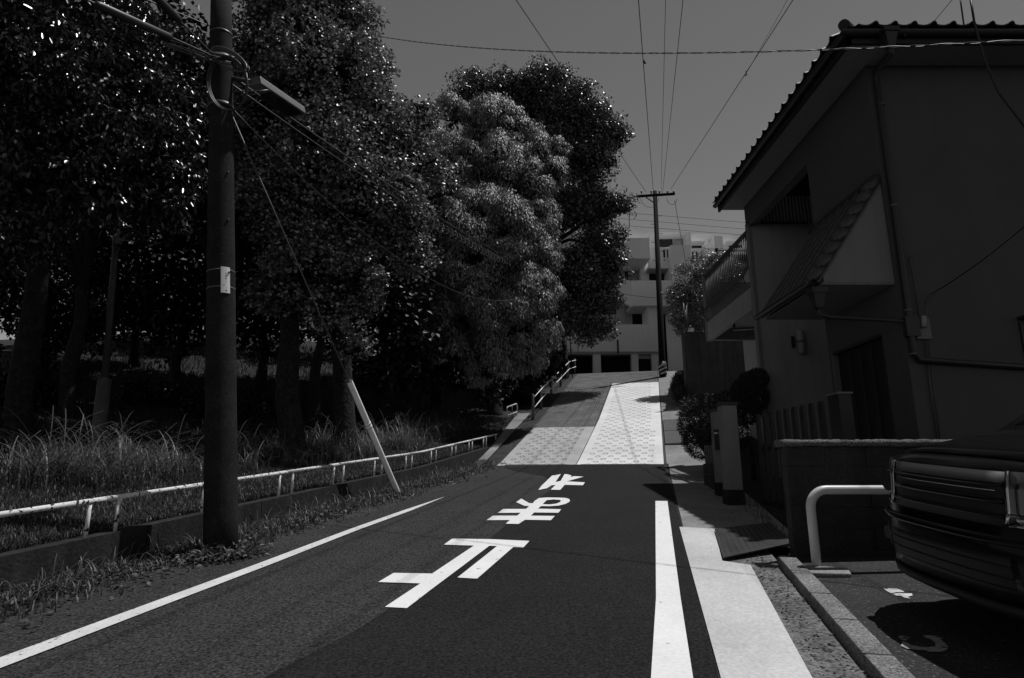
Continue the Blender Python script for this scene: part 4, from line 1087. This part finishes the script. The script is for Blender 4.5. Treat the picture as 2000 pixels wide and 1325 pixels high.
for a, b in ((5.5, 5.75), (6.3, 6.55), (7.1, 7.35)): patch('grille_bar', 'car_paint', -.54, .54, a, b, .012, body, 8)
patch('grille_bar', 'chrome', -.5, .5, 6.86, 6.9, .014, body, 8)
patch('grille', 'car_black', -.55, .55, 5.0, 8.0, .002, body, 8)
patch('bumper_crease', 'car_paint', -.97, .97, 3.9, 4.35, .03, body, 14, .03)
patch('lower_grille', 'car_black', -.58, .58, 1.9, 3.3, .004, body, 8)
for a in (2.3, 2.8): patch('lower_bar', 'car_black', -.58, .58, a, a+.06, .012, body, 8)
patch('chin_spoiler', 'car_black', -.96, .96, .3, 1.3, .02, body, 14, .02)
patch('bonnet', 'car_paint', -.86, .86, 9.15, 12.0, .012, body, 12, .012)
patch('windscreen', 'glass_dark', -.88, .88, 13.1, 14.9, .006, body, 8)
patch('wiper', 'car_black', -.6, .1, 13.12, 13.2, .02, body, 4)
for sg in (1, -1):
    a = [car_w((1.35, sg*HW*.99, 1.12)), car_w((3.9, sg*HW*.985, 1.16)), car_w((3.7, sg*HW*.90, 1.55)), car_w((2.1, sg*HW*.90, 1.58))]
    MB().prism(a, (0, .004*sg, 0)).build('side_window', 'glass_dark', body)
    q = car_w((1.85, sg*1.0, 1.22)); MB().box(q-Vector((.06, .09, .07)), q+Vector((.06, .09, .09))).build('mirror', 'car_paint', body, bevel=.03)
    for u in (.92, 3.75):
        c_ = car_w((u, sg*.80, .33)); ax = Vector((0, .11*sg, 0))
        wh = MB().tube([c_-ax, c_-ax*.8, c_+ax*.8, c_+ax], [.29, .33, .33, .29], 24).build('wheel', 'rubber', car, smooth=True)
        MB().tube([c_+ax*.85, c_+ax*1.06], [.215, .19], 20).build('rim', 'steel', wh, smooth=True)

# =================================================================== TREES
def leaf_mesh(name, P, D, N, Lz, Wz, mt, parent, fold=.18):
    """P base points, D leaf axes, N leaf normals: one folded diamond leaf (two triangles) each"""
    n = len(P); D = D/np.linalg.norm(D, axis=1, keepdims=True)
    S = np.cross(D, N); S /= (np.linalg.norm(S, axis=1, keepdims=True)+1e-9); N2 = np.cross(S, D)
    Lr = Lz*rng.uniform(.65, 1.25, (n, 1)); Wr = Wz*rng.uniform(.65, 1.25, (n, 1))
    V = np.empty((n, 4, 3), np.float32)
    V[:, 0] = P; V[:, 2] = P+D*Lr
    V[:, 1] = P+D*Lr*.5+S*Wr*.5+N2*Wr*fold; V[:, 3] = P+D*Lr*.5-S*Wr*.5+N2*Wr*fold
    i = np.arange(n)[:, None]*4
    Fc = np.concatenate([i+np.array([[0, 1, 2]]), i+np.array([[0, 2, 3]])], 1).reshape(-1, 3)
    o = npmesh(name, V.reshape(-1, 3), Fc, mt, parent); tag(o, kind='stuff'); return o
def rand_unit(n):
    v = rng.normal(size=(n, 3)); return v/np.linalg.norm(v, axis=1, keepdims=True)
def clump_leaves(C, R, per, flat=.75, outward=.7, droop=.2, shell=.55):
    """leaves on and inside small clumps; returns base points, axes and normals"""
    k = len(C); d = rand_unit(k*per); rad = rng.uniform(shell, 1.0, (k*per, 1))
    cc = np.repeat(C, per, 0); rr = np.repeat(R[:, None], per, 0)
    P = cc+d*rad*rr*np.array([1, 1, flat])
    D = d*outward+rng.normal(size=d.shape)*.6; D[:, 2] -= droop
    N = d*.7+np.array([0, 0, .7])+rng.normal(size=d.shape)*.45
    return P, D, N
def lobes_to_clumps(lobes, n, cr, fill=.35):
    """scatter clump centres over the shells of overlapping lobes (centre, radius), dropping those deep inside another lobe"""
    cen = np.array([l[0] for l in lobes]); rad = np.array([l[1] for l in lobes])
    w_ = rad**2/np.sum(rad**2); idx = rng.choice(len(lobes), n, p=w_)
    d = rand_unit(n); rr = rng.uniform(.62, 1.02, (n, 1))
    C = cen[idx]+d*rr*rad[idx][:, None]*np.array([1, 1, .95])
    dist = np.linalg.norm(C[:, None]-cen[None], axis=2)/rad[None]
    keep = (dist.min(1) > .55) | (rng.random(n) < fill)
    C = C[keep]; return C, cr*rng.uniform(.6, 1.35, len(C))
def pl(px, py, Y, rpx):
    p = AY(px, py, Y); depth = p.y*cp+(p.z-EYE)*sp
    return (np.array(p), rpx*depth/F)
def trunk(tree, base_, path, r0, r1, name='trunk', mt='bark'):
    k = len(path); n = 14; rs = [r0+(r1-r0)*i/(k-1) for i in range(k)]; rs[0] *= 1.25
    m = MB(); m.tube(path, rs, n)
    m.v = [tuple(Vector(v)+Vector((random.uniform(-1, 1), random.uniform(-1, 1), 0))*.035*r0/.25) for v in m.v]
    return m.build(name, mt, tree, smooth=True)
def limbs(tree, a, targets, r):
    m = MB()
    for c_ in targets:
        c_ = Vector(c_); a_ = Vector(a)+up*random.uniform(-1, 1)*.5; mid = a_.lerp(c_, .5)+Vector((random.uniform(-.3, .3), random.uniform(-.3, .3), random.uniform(-.1, .5)))
        m.tube([a_, a_.lerp(mid, .6), mid, c_], [r, r*.75, r*.5, r*.15], 6)
    return m.build('limb', 'bark_dark', tree, smooth=True)
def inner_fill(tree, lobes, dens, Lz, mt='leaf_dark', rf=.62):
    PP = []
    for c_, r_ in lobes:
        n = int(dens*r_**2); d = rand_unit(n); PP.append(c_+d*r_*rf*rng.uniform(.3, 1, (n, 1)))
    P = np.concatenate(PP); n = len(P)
    leaf_mesh('inner_foliage', P, rand_unit(n), rand_unit(n), Lz, Lz*.7, mt, tree)  # dark leaves inside the crown: its inner shade put into the colour
def make_tree(name, label, base_, fork_, r0, lobes, ncl, cr, per, Lz, Wz, mt, droop=.2, flat=.75, outward=.7, fold=.18, shell=.55, fill=.35, inner=0, bark='bark'):
    base_ = Vector(base_); fork_ = Vector(fork_)
    t = thing(name, label, 'tree', base_)
    k = 7; path = [base_-up*.3]+[base_.lerp(fork_, i/k)+Vector((math.sin(i*1.3+base_.x)*.06, 0, 0)) for i in range(k+1)]
    trunk(t, base_, path, r0, r0*.55, mt=bark)
    C, R = lobes_to_clumps(lobes, ncl, cr, fill)
    limbs(t, fork_, [Vector(l[0]) for l in lobes], r0*.45)
    P, D, N = clump_leaves(C, R, per, flat, outward, droop, shell)
    leaf_mesh('crown', P, D, N, Lz, Wz, mt, t, fold)
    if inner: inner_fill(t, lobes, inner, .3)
    return t
def bank_pt(px, Y, py=840):
    p = AY(px, py, Y); s_, l_ = SL(p); p.z = bank(s_, l_); return p
# near glossy-leaved tree on the left
yy0 = 9.3
L0 = [pl(40, 60, 8.6, 130), pl(190, 60, 9.6, 120), pl(110, 190, 8.9, 140), pl(290, 175, 9.8, 75), pl(230, 290, 9.4, 110), pl(330, 330, 10.0, 62), pl(60, 340, 8.8, 130),
      pl(320, 395, 9.8, 48), pl(180, 385, 9.2, 80), pl(370, 195, 10.4, 45), pl(20, 470, 8.6, 60), pl(-90, 200, 9.2, 150), pl(60, -120, 9.5, 170), pl(255, 120, 10.0, 75), pl(350, 95, 10.6, 40), pl(310, 260, 9.9, 60)]
make_tree('broadleaf_tree', 'glossy-leaved broadleaf tree overhanging the bank left of the concrete pole', bank_pt(40, 11.5), AY(90, 300, 10.6), .24, L0, 950, .33, 75, .125, .055, 'leaf_glossy', droop=.75, flat=.5, outward=.55, fill=.15, inner=120, bark='bark_dark')
# tall ginkgo
L1 = [pl(600, 30, 14.0, 130), pl(560, -150, 14.4, 150), pl(640, 160, 13.4, 125), pl(525, 230, 14.0, 85), pl(715, 250, 14.0, 95), pl(770, 300, 14.6, 75), pl(560, 380, 13.4, 105), pl(690, 400, 13.6, 105),
      pl(780, 430, 14.4, 65), pl(620, 520, 13.2, 95), pl(690, 555, 13.2, 60), pl(540, 110, 14.2, 85), pl(690, 110, 14.2, 50), pl(805, 230, 14.8, 50), pl(835, 330, 14.8, 40), pl(810, 500, 14.4, 38), pl(560, 560, 13.6, 60), pl(640, 600, 13.2, 40),
      pl(700, 690, 13.0, 22), pl(500, 320, 14.6, 50), pl(680, 20, 14.0, 50), pl(640, 300, 12.8, 100), pl(760, 380, 13.6, 70)]
g1 = bank_pt(572, 14.0)
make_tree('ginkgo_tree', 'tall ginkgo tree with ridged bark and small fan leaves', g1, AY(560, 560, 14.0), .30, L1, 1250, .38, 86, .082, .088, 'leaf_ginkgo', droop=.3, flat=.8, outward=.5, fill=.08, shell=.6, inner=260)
g2 = bank_pt(672, 15.2); t = thing('ginkgo_tree', 'second ginkgo trunk standing behind the guy wire, with short leafy shoots', 'tree', g2)
trunk(t, g2, [g2-up*.3, g2+up*.6, AY(668, 720, 15.2), AY(662, 600, 15.3), AY(655, 430, 15.6), AY(650, 250, 16)], .30, .16)
P, D, N = clump_leaves(*lobes_to_clumps([pl(715, 690, 14.6, 20), pl(690, 655, 14.8, 30), pl(650, 620, 15, 40), pl(640, 420, 16.5, 120), pl(650, 200, 16.5, 130)], 420, .25, .4), 50, .8, .5, .3)
leaf_mesh('crown', P, D, N, .075, .078, 'leaf_ginkgo', t)
# clumpy evergreen
L2 = []
for px, py, Y, r in ((930, 250, 23.5, 46), (985, 262, 23.2, 48), (1035, 300, 23, 42), (885, 225, 24, 30), (870, 300, 23.8, 40), (905, 330, 22.6, 48), (960, 330, 22.2, 52), (1020, 360, 22.4, 46), (1075, 350, 23.2, 34), (1090, 300, 23.8, 22),
                     (880, 410, 22.4, 52), (940, 430, 21.8, 58), (1010, 440, 21.8, 52), (1075, 430, 22.8, 36), (870, 510, 22, 55), (940, 530, 21.5, 60), (1010, 520, 21.6, 50), (1070, 500, 22.4, 36), (1050, 570, 22, 46), (1095, 445, 23, 22),
                     (880, 600, 21.8, 55), (960, 620, 21.4, 62), (1030, 640, 21.8, 46), (1075, 610, 22.4, 32), (1085, 660, 22.6, 22), (900, 680, 21.8, 48), (980, 700, 21.6, 48), (1040, 700, 22, 32), (840, 560, 22.8, 50), (830, 660, 23, 50)):
    low = py > 420
    L2.append(pl(px-(20 if low else -4)+random.uniform(-8, 8), py+random.uniform(-8, 8), Y+(.8 if low else 2.4), r*random.uniform(1.0, 1.28)))
eb = bank_pt(965, 25.5); ef = AY(965, 560, 25.5)
t = thing('evergreen_tree', 'dense evergreen tree with rounded billowing clumps of drooping leaves', 'tree', eb)
trunk(t, eb, [eb-up*.3]+[Vector(eb).lerp(ef, i/6) for i in range(7)], .35, .2)
limbs(t, ef, [Vector(l[0]) for l in L2], .14)
cen = np.array([l[0] for l in L2]); rad = np.array([l[1] for l in L2]); PP = []; DD = []; NN = []
for c_, r_ in L2:
    k = 11; d = rand_unit(k); d[:, 1] -= .5; d[:, 2] += .15; d /= np.linalg.norm(d, axis=1, keepdims=True)
    sc_ = c_+d*r_*.74; sr_ = r_*rng.uniform(.24, .54, k)
    for q in range(k):
        n = int(820*(sr_[q]/.45)**2); e = rand_unit(n); e[:, 2] += .25; e /= np.linalg.norm(e, axis=1, keepdims=True)
        f_ = rng.uniform(4, 8, 3); g_ = rng.uniform(0, 6, 3); lump = 1+.22*np.sin(e[:, :1]*f_[0]+g_[0])*np.sin(e[:, 1:2]*f_[1]+g_[1])+.15*np.sin(e[:, 2:]*f_[2]+g_[2])
        P = sc_[q]+e*lump*sr_[q]*rng.uniform(.74, 1.10, (n, 1))*np.array([1.08, 1.08, .95]); PP.append(P)
        tang = np.array([0, 0, -1.])+e*.35+rng.normal(size=e.shape)*.22; DD.append(tang); NN.append(e+np.array([0, 0, .12])+rng.normal(size=e.shape)*.16)
leaf_mesh('crown', np.concatenate(PP), np.concatenate(DD), np.concatenate(NN), .15, .045, 'leaf_ever', t)
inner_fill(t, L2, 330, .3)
# broad tree at the top of the ramp
L3 = [pl(px, py, Y, r) for px, py, Y, r in ((925, 190, 32, 48), (990, 195, 31.5, 56), (1065, 190, 31, 56), (1120, 215, 30.5, 58), (1170, 255, 30.3, 38), (1205, 268, 30.3, 22), (1150, 320, 30.2, 46), (1110, 400, 30, 58), (1165, 410, 30, 40), (1175, 480, 30, 42), (1130, 540, 29.8, 56), (1165, 580, 29.8, 40), (1150, 640, 29.8, 30), (1110, 620, 29.6, 40), (1000, 270, 32, 70), (1080, 290, 31, 70), (1195, 530, 29.9, 24), (1060, 150, 31, 24), (1205, 395, 30, 18), (1185, 640, 29.8, 16))]
make_tree('broadleaf_tree', 'big dark broadleaf tree at the head of the ramp, overhanging the road', W(31, -6.4), AY(1050, 480, 31.5), .36, L3, 1150, .62, 95, .16, .11, 'leaf_broad', droop=.35, flat=.65, outward=.5, fill=.1, inner=120)
# wood behind: separate darker trees
back = [('low-branched dark tree at the back of the bank behind the steel pole', 60, 24, ((40, 430, 24, 150), (-60, 520, 23, 130), (120, 560, 24, 110), (20, 620, 23, 90), (100, 660, 25, 50), (-40, 300, 25, 160))),
        ('dark tree on the bank between the steel pole and the concrete pole', 330, 21, ((300, 520, 21, 130), (380, 440, 22, 130), (230, 480, 22, 120), (330, 620, 21, 80), (250, 610, 22, 65), (400, 580, 21, 90), (300, 380, 23, 130), (200, 640, 22, 40))),
        ('dark tree standing behind the tall ginkgo', 500, 23, ((480, 500, 23, 130), (560, 600, 22, 80), (470, 620, 22, 80), (430, 350, 24, 140), (600, 480, 24, 130), (520, 250, 25, 130))),
        ('dark tree behind the guy wire and second ginkgo', 740, 22, ((760, 520, 22, 120), (720, 620, 21, 90), (790, 640, 21, 80), (680, 420, 23, 120), (800, 400, 23, 100), (780, 710, 21, 45), (720, 720, 21, 40))),
        ('dark tree filling in beside the evergreen', 850, 26, ((860, 450, 26, 110), (840, 600, 25, 100), (900, 680, 25, 80), (840, 710, 24, 50), (960, 740, 24, 40))),
        ('dark tree behind the small pipe barrier', 1010, 29, ((1010, 640, 29, 70), (1060, 700, 29, 40), (960, 720, 28, 50), (1030, 560, 30, 70))),
        ('far dark tree deep in the wood left of the steel pole', 150, 33, ((150, 430, 33, 130), (60, 560, 33, 90), (230, 590, 33, 80), (150, 640, 33, 50))),
        ('far dark tree deep in the wood behind the concrete pole', 420, 34, ((420, 500, 34, 110), (350, 600, 34, 70), (500, 640, 34, 60), (620, 600, 34, 80)))]
back += [('added dark shade tree over the bank behind the glossy broadleaf tree', 120, 15, ((60, 150, 15, 170), (180, 250, 15.5, 150), (-60, 260, 14.5, 170), (250, 100, 16, 150), (100, 20, 15, 170))),  # trees added so their canopies shade the bank and wood floor
         ('added dark tree whose canopy shades the bank behind the concrete pole', 420, 17, ((380, 230, 17, 120), (440, 150, 18, 80), (330, 330, 16.5, 120), (470, 330, 18, 110), (280, 200, 17, 130), (520, 420, 18.5, 100))),
         ('added dark shade tree behind the two ginkgos', 610, 19, ((600, 200, 19, 110), (680, 300, 19.5, 90), (560, 330, 19, 110), (650, 430, 19, 100), (740, 430, 20, 80))),
         ('added dark shade tree far back between the ginkgo trunks', 560, 27, ((560, 330, 27, 90), (640, 420, 27, 80), (480, 420, 27, 90), (700, 330, 28, 90), (420, 330, 28, 90))),
         ('added dark shade tree far back beside the evergreen', 780, 28, ((780, 350, 28, 80), (830, 450, 28, 70), (740, 470, 27, 70), (700, 560, 27, 60))),
         ('added dark shade tree far back behind the steel pole', 240, 28, ((240, 350, 28, 100), (140, 420, 28, 90), (330, 430, 28, 90), (60, 350, 28, 100))),
         ('added spreading shade tree beyond the left end of the bank', -160, 14, ((-150, 150, 14, 200), (-250, 350, 13.5, 200), (-80, 380, 15, 150), (-300, 100, 14, 200)))]
for lab, px, Y, lb in back:
    b_ = bank_pt(px, Y); make_tree('broadleaf_tree', lab, b_, b_+up*3.2, .22, [pl(*q) for q in lb], 420, .62, 42, .24, .15, 'leaf_dark', droop=.3, fill=.6, bark='bark_dark')
# understorey shrubs on the bank
for px, Y, r, lab in ((430, 18.5, .8, 'dark shrub on the bank right of the concrete pole'), (1010, 27.5, .9, 'dark shrub beside the small pipe barrier'),
                      (30, 15, .7, 'dark shrub at the left end of the bank'), (300, 19.5, .6, 'dark shrub below the trees behind the steel pole'), (1030, 32, .9, 'dark shrub behind the climbing guard fence')):
    b_ = bank_pt(px, Y); t = thing('shrub', lab, 'shrub', b_)
    trunk(t, b_, [b_-up*.1, b_+up*.3, b_+up*.6], .04, .02, 'stem')
    P, D, N = clump_leaves(*lobes_to_clumps([(np.array(b_+Vector((random.uniform(-r, r), random.uniform(-.4, .4), r*.6))), r*.6) for _ in range(5)], 120, .22, .5), 40)
    leaf_mesh('foliage', P, D, N, .12, .07, 'leaf_dark', t)
# tree behind the chain-link fence on the right
L4 = [pl(px, py, Y+4.0, r) for px, py, Y, r in ((1345, 545, 24, 30), (1380, 520, 24, 30), (1330, 585, 23.8, 24), (1370, 590, 23.6, 34), (1350, 640, 23.4, 28), (1395, 560, 24, 30), (1420, 530, 24.4, 36), (1410, 610, 23.8, 36), (1318, 572, 24, 14), (1440, 570, 24.4, 40), (1330, 620, 23.4, 20))]
make_tree('fruit_tree', 'small sunlit bushy tree behind the chain-link fence beside the balcony', (AY(1380, 640, 28).x, 28, 7.0), AY(1380, 610, 28), .1, L4, 480, .29, 55, .11, .065, 'leaf_fruit', droop=.25)
# clipped bushes in the yard
def bush(label, lobes, n, base_, Lz=.045, mt='leaf_hedge'):
    t = thing('clipped_bush', label, 'bush', base_)
    trunk(t, Vector(base_), [Vector(base_)-up*.1, Vector(base_)+up*.3, Vector(base_)+up*.7], .05, .03, 'stem')
    cen = np.array([l[0] for l in lobes]); rad = np.array([l[1] for l in lobes])
    idx = rng.choice(len(lobes), n, p=rad**2/np.sum(rad**2)); d = rand_unit(n)
    P = cen[idx]+d*rad[idx][:, None]*rng.uniform(.82, 1.03, (n, 1))
    D = d*.5+rng.normal(size=d.shape)*.7; N = d+rng.normal(size=d.shape)*.5
    leaf_mesh('foliage', P, D, N, Lz, Lz*.55, mt, t)
Bp = [pl(1385, 815, 14.6, 46), pl(1365, 830, 15.2, 40), pl(1400, 850, 14.2, 40), pl(1372, 860, 14.8, 38), pl(1420, 800, 13.6, 36), pl(1430, 850, 13.2, 34)]
bush('round clipped dark bush with a sunlit rim above the low block wall', Bp, 30000, (4.9, 14.6, 1.5))
bush('square-clipped dark bush standing against the house corner', [pl(1455, 765, 13.9, 26), pl(1470, 775, 13.8, 30), pl(1455, 800, 13.8, 30), pl(1480, 740, 13.9, 20), pl(1462, 745, 13.9, 18)], 16000, (5.3, 13.8, 1.4))
# ragged plants along the foot of the concrete wall
for k, (s_, l_, r) in enumerate(((24.6, 1.25, .3), (26.2, 1.2, .38), (27.6, 1.25, .45), (29, 1.2, .35), (30.2, 1.1, .3))):
    b_ = W(s_, l_); t = thing('shrub', ['small ragged plant at the foot of the concrete wall above the ribbed plate', 'spreading plant at the foot of the concrete wall', 'tallest ragged plant at the foot of the concrete wall', 'thin plant beside the top of the pale ramp strip', 'low plant beside the striped pole guard'][k], 'plant', b_)
    trunk(t, b_, [b_-up*.1, b_+up*.3, b_+up*.7], .03, .015, 'stem')
    n = 500; d = rand_unit(n); d[:, 2] = np.abs(d[:, 2]); P = np.array(b_)+d*rng.uniform(.1, 1, (n, 1))*r*np.array([1.1, 1.1, 2.2])
    leaf_mesh('foliage', P, d*.7+rng.normal(size=d.shape)*.4, np.tile([0, 0, 1.], (n, 1))+rng.normal(size=d.shape)*.3, .28, .05, 'leaf_hedge', t)

# =================================================================== GRASS AND WEEDS
def blades(name, S_, L_, hfun, hgt, wid, lean, mt, nseg=2, label=None, zoff=None):
    n = len(S_); X = S_*st+L_*ct; Y = S_*ct-L_*st
    Zb = np.array([hfun(a, b) for a, b in zip(S_, L_)])
    az = rng.uniform(0, 2*math.pi, n); h = hgt*rng.uniform(.45, 1.25, n); ln = lean*rng.uniform(.2, 1.3, n)
    dx, dy = np.cos(az), np.sin(az); V = np.empty((n, nseg*2+1, 3), np.float32)
    for k in range(nseg):
        t = k/nseg; c_ = t*t*ln
        wx, wy = -dy*wid*(1-.6*t)*.5, dx*wid*(1-.6*t)*.5
        bx, by, bz = X+dx*c_*h, Y+dy*c_*h, Zb+h*(t-.35*ln*t*t*t)
        V[:, 2*k] = np.stack([bx-wx, by-wy, bz], 1); V[:, 2*k+1] = np.stack([bx+wx, by+wy, bz], 1)
    V[:, 2*nseg] = np.stack([X+dx*ln*h, Y+dy*ln*h, Zb+h*(1-.42*ln)], 1)
    i = np.arange(n)[:, None]*(2*nseg+1); fs = []
    for k in range(nseg-1): fs += [[2*k, 2*k+1, 2*k+3], [2*k, 2*k+3, 2*k+2]]
    fs.append([2*nseg-2, 2*nseg-1, 2*nseg])
    Fc = np.concatenate([i+np.array([f]) for f in fs], 1).reshape(-1, 3)
    o = npmesh(name, V.reshape(-1, 3), Fc, mt); return tag(o, label, 'grass', kind='stuff')
n = 110000; S_ = rng.uniform(0, 24, n); L_ = -5.62-rng.exponential(1.5, n); k = L_ > -13
blades('bank_grass', S_[k], L_[k], bank, .10, .010, .9, 'grass', 2, 'short dry grass covering the sunlit bank behind the railing')
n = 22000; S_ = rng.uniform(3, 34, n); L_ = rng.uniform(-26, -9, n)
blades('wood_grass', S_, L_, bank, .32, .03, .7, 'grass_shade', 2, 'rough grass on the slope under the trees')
# patches of tall arching grass
cs = [(rng.uniform(6.3, 8.8), rng.uniform(-8.4, -7.3)) for _ in range(30)]+[(rng.uniform(9.5, 21.5), rng.uniform(-8.4, -6.9)) for _ in range(75)]+[(rng.uniform(4.8, 7), rng.uniform(-10.0, -8.6)) for _ in range(9)]
S_ = np.concatenate([c_[0]+rng.normal(0, .18, 55) for c_ in cs]); L_ = np.concatenate([c_[1]+rng.normal(0, .18, 55) for c_ in cs])
blades('tall_grass', S_, L_, bank, .50, .012, 1.25, 'grass_tall', 6, 'tall arching grass standing against the dark trees')
hd = [c_ for c_ in cs for _ in range(9)]
S_ = np.array([c_[0]+rng.normal(0, .25) for c_ in hd]); L_ = np.array([c_[1]+rng.normal(0, .25) for c_ in hd])
blades('seed_grass', S_, L_, bank, 1.0, .02, 1.5, 'grass_tall', 8, 'tallest seed stalks bowing over the grass bank')
# roadside weeds between the wall and the white line
def road_h(a, b): return prof(a)-.005
n = 20000; S_ = rng.uniform(1.5, 18.5, n); L_ = -5.40+np.abs(rng.normal(0, .30, n)); k = (L_ < -4.25) & (rng.random(n) < .25+.75*(np.sin(S_*1.9)*.5+.5)*np.clip((S_-2)/4, .12, 1))
blades('roadside_grass', S_[k], L_[k], road_h, .15, .013, .9, 'weed', 3, 'ragged grass growing along the foot of the low wall')
n = 500; S_ = rng.uniform(3, 17, n); L_ = -5.38+np.abs(rng.normal(0, .2, n))
blades('roadside_stalk', S_, L_, road_h, .36, .011, 1.2, 'grass_tall', 6, 'longer bent stalks among the roadside grass')
n = 9000; S_ = rng.uniform(1.0, 17.5, n); L_ = -5.35+np.abs(rng.normal(0, .36, n)); k = (L_ < -4.12) & (rng.random(n) < .2+.8*(np.sin(S_*2.3+1)*.5+.5))
S_, L_ = S_[k], L_[k]; n = len(S_)
P = np.stack([S_*st+L_*ct, S_*ct-L_*st, [prof(a)+.01+abs(random.gauss(0, .035)) for a in S_]], 1)
lw_ = leaf_mesh('weed_leaves', P, rng.normal(size=(n, 3))*np.array([1, 1, .3]), np.tile([0, 0, 1.], (n, 1))+rng.normal(size=(n, 3))*.5, .06, .04, 'weed', None)
tag(lw_, 'low leafy weeds and fallen leaves along the roadside', 'weeds')
# weeds round the pole foot
n = 1500; a = rng.uniform(0, 2*math.pi, n); r = .2+np.abs(rng.normal(0, .14, n)); P = np.stack([-3.17+np.cos(a)*r, 7.05+np.sin(a)*r, np.zeros(n)], 1)
P[:, 2] = [gz(x, y)+abs(random.gauss(.02, .05)) for x, y in P[:, :2]]
tag(leaf_mesh('pole_weeds', P, rng.normal(size=(n, 3))*np.array([1, 1, .6])+np.array([0, 0, .3]), np.tile([0, 0, 1.], (n, 1))+rng.normal(size=(n, 3))*.5, .075, .028, 'weed', None), 'weeds sprouting round the foot of the concrete pole', 'weeds')

# loose stones at the kerb end and dry leaves blown along the gutter
def stone(px, py, r, label):
    c_ = G(px, py); m = MB(); n = 10
    for i in range(1, 5):
        for j in range(n):
            a = math.pi*i/5; b = 2*math.pi*j/n; k = r*random.uniform(.8, 1.15)
            m.v.append((c_.x+k*math.sin(a)*math.cos(b)*1.2, c_.y+k*math.sin(a)*math.sin(b), c_.z+r*.5+k*.7*math.cos(a)))
    for i in range(3):
        for j in range(n): m.f.append((i*n+j, i*n+(j+1) % n, (i+1)*n+(j+1) % n, (i+1)*n+j))
    m.f += [tuple(range(n)), tuple(range(3*n, 4*n))]
    tag(m.build('stone', 'stone', smooth=True), label, 'stone')
stone(1532, 1098, .055, 'loose rounded stone against the end of the kerb')
stone(1512, 1108, .03, 'small loose stone in the gutter beside the kerb end')
stone(905, 893, .10, 'pale lump of stone lying where the low wall runs out')
n = 900; S_ = np.concatenate([rng.uniform(2.5, 7.2, 600), rng.uniform(7.4, 17, 300)]); L_ = np.concatenate([rng.uniform(.78, 1.02, 600), rng.uniform(.9, 1.45, 300)])
P = np.stack([S_*st+L_*ct, S_*ct-L_*st, [prof(a)+.006 for a in S_]], 1)
tag(leaf_mesh('dry_leaves', P, rng.normal(size=(n, 3))*np.array([1, 1, .15]), np.tile([0, 0, 1.], (n, 1))+rng.normal(size=(n, 3))*.3, .03, .018, 'litter', None), 'scattered dry leaves and grit along the gutter', 'leaves')
n = 260; S_ = rng.uniform(7.4, 19, n); L_ = 1.35+rng.normal(0, .08, n)
blades('yard_grass', S_, L_, road_h, .14, .012, 1.0, 'weed', 3, 'tufts of grass growing along the yard edge of the footpath')
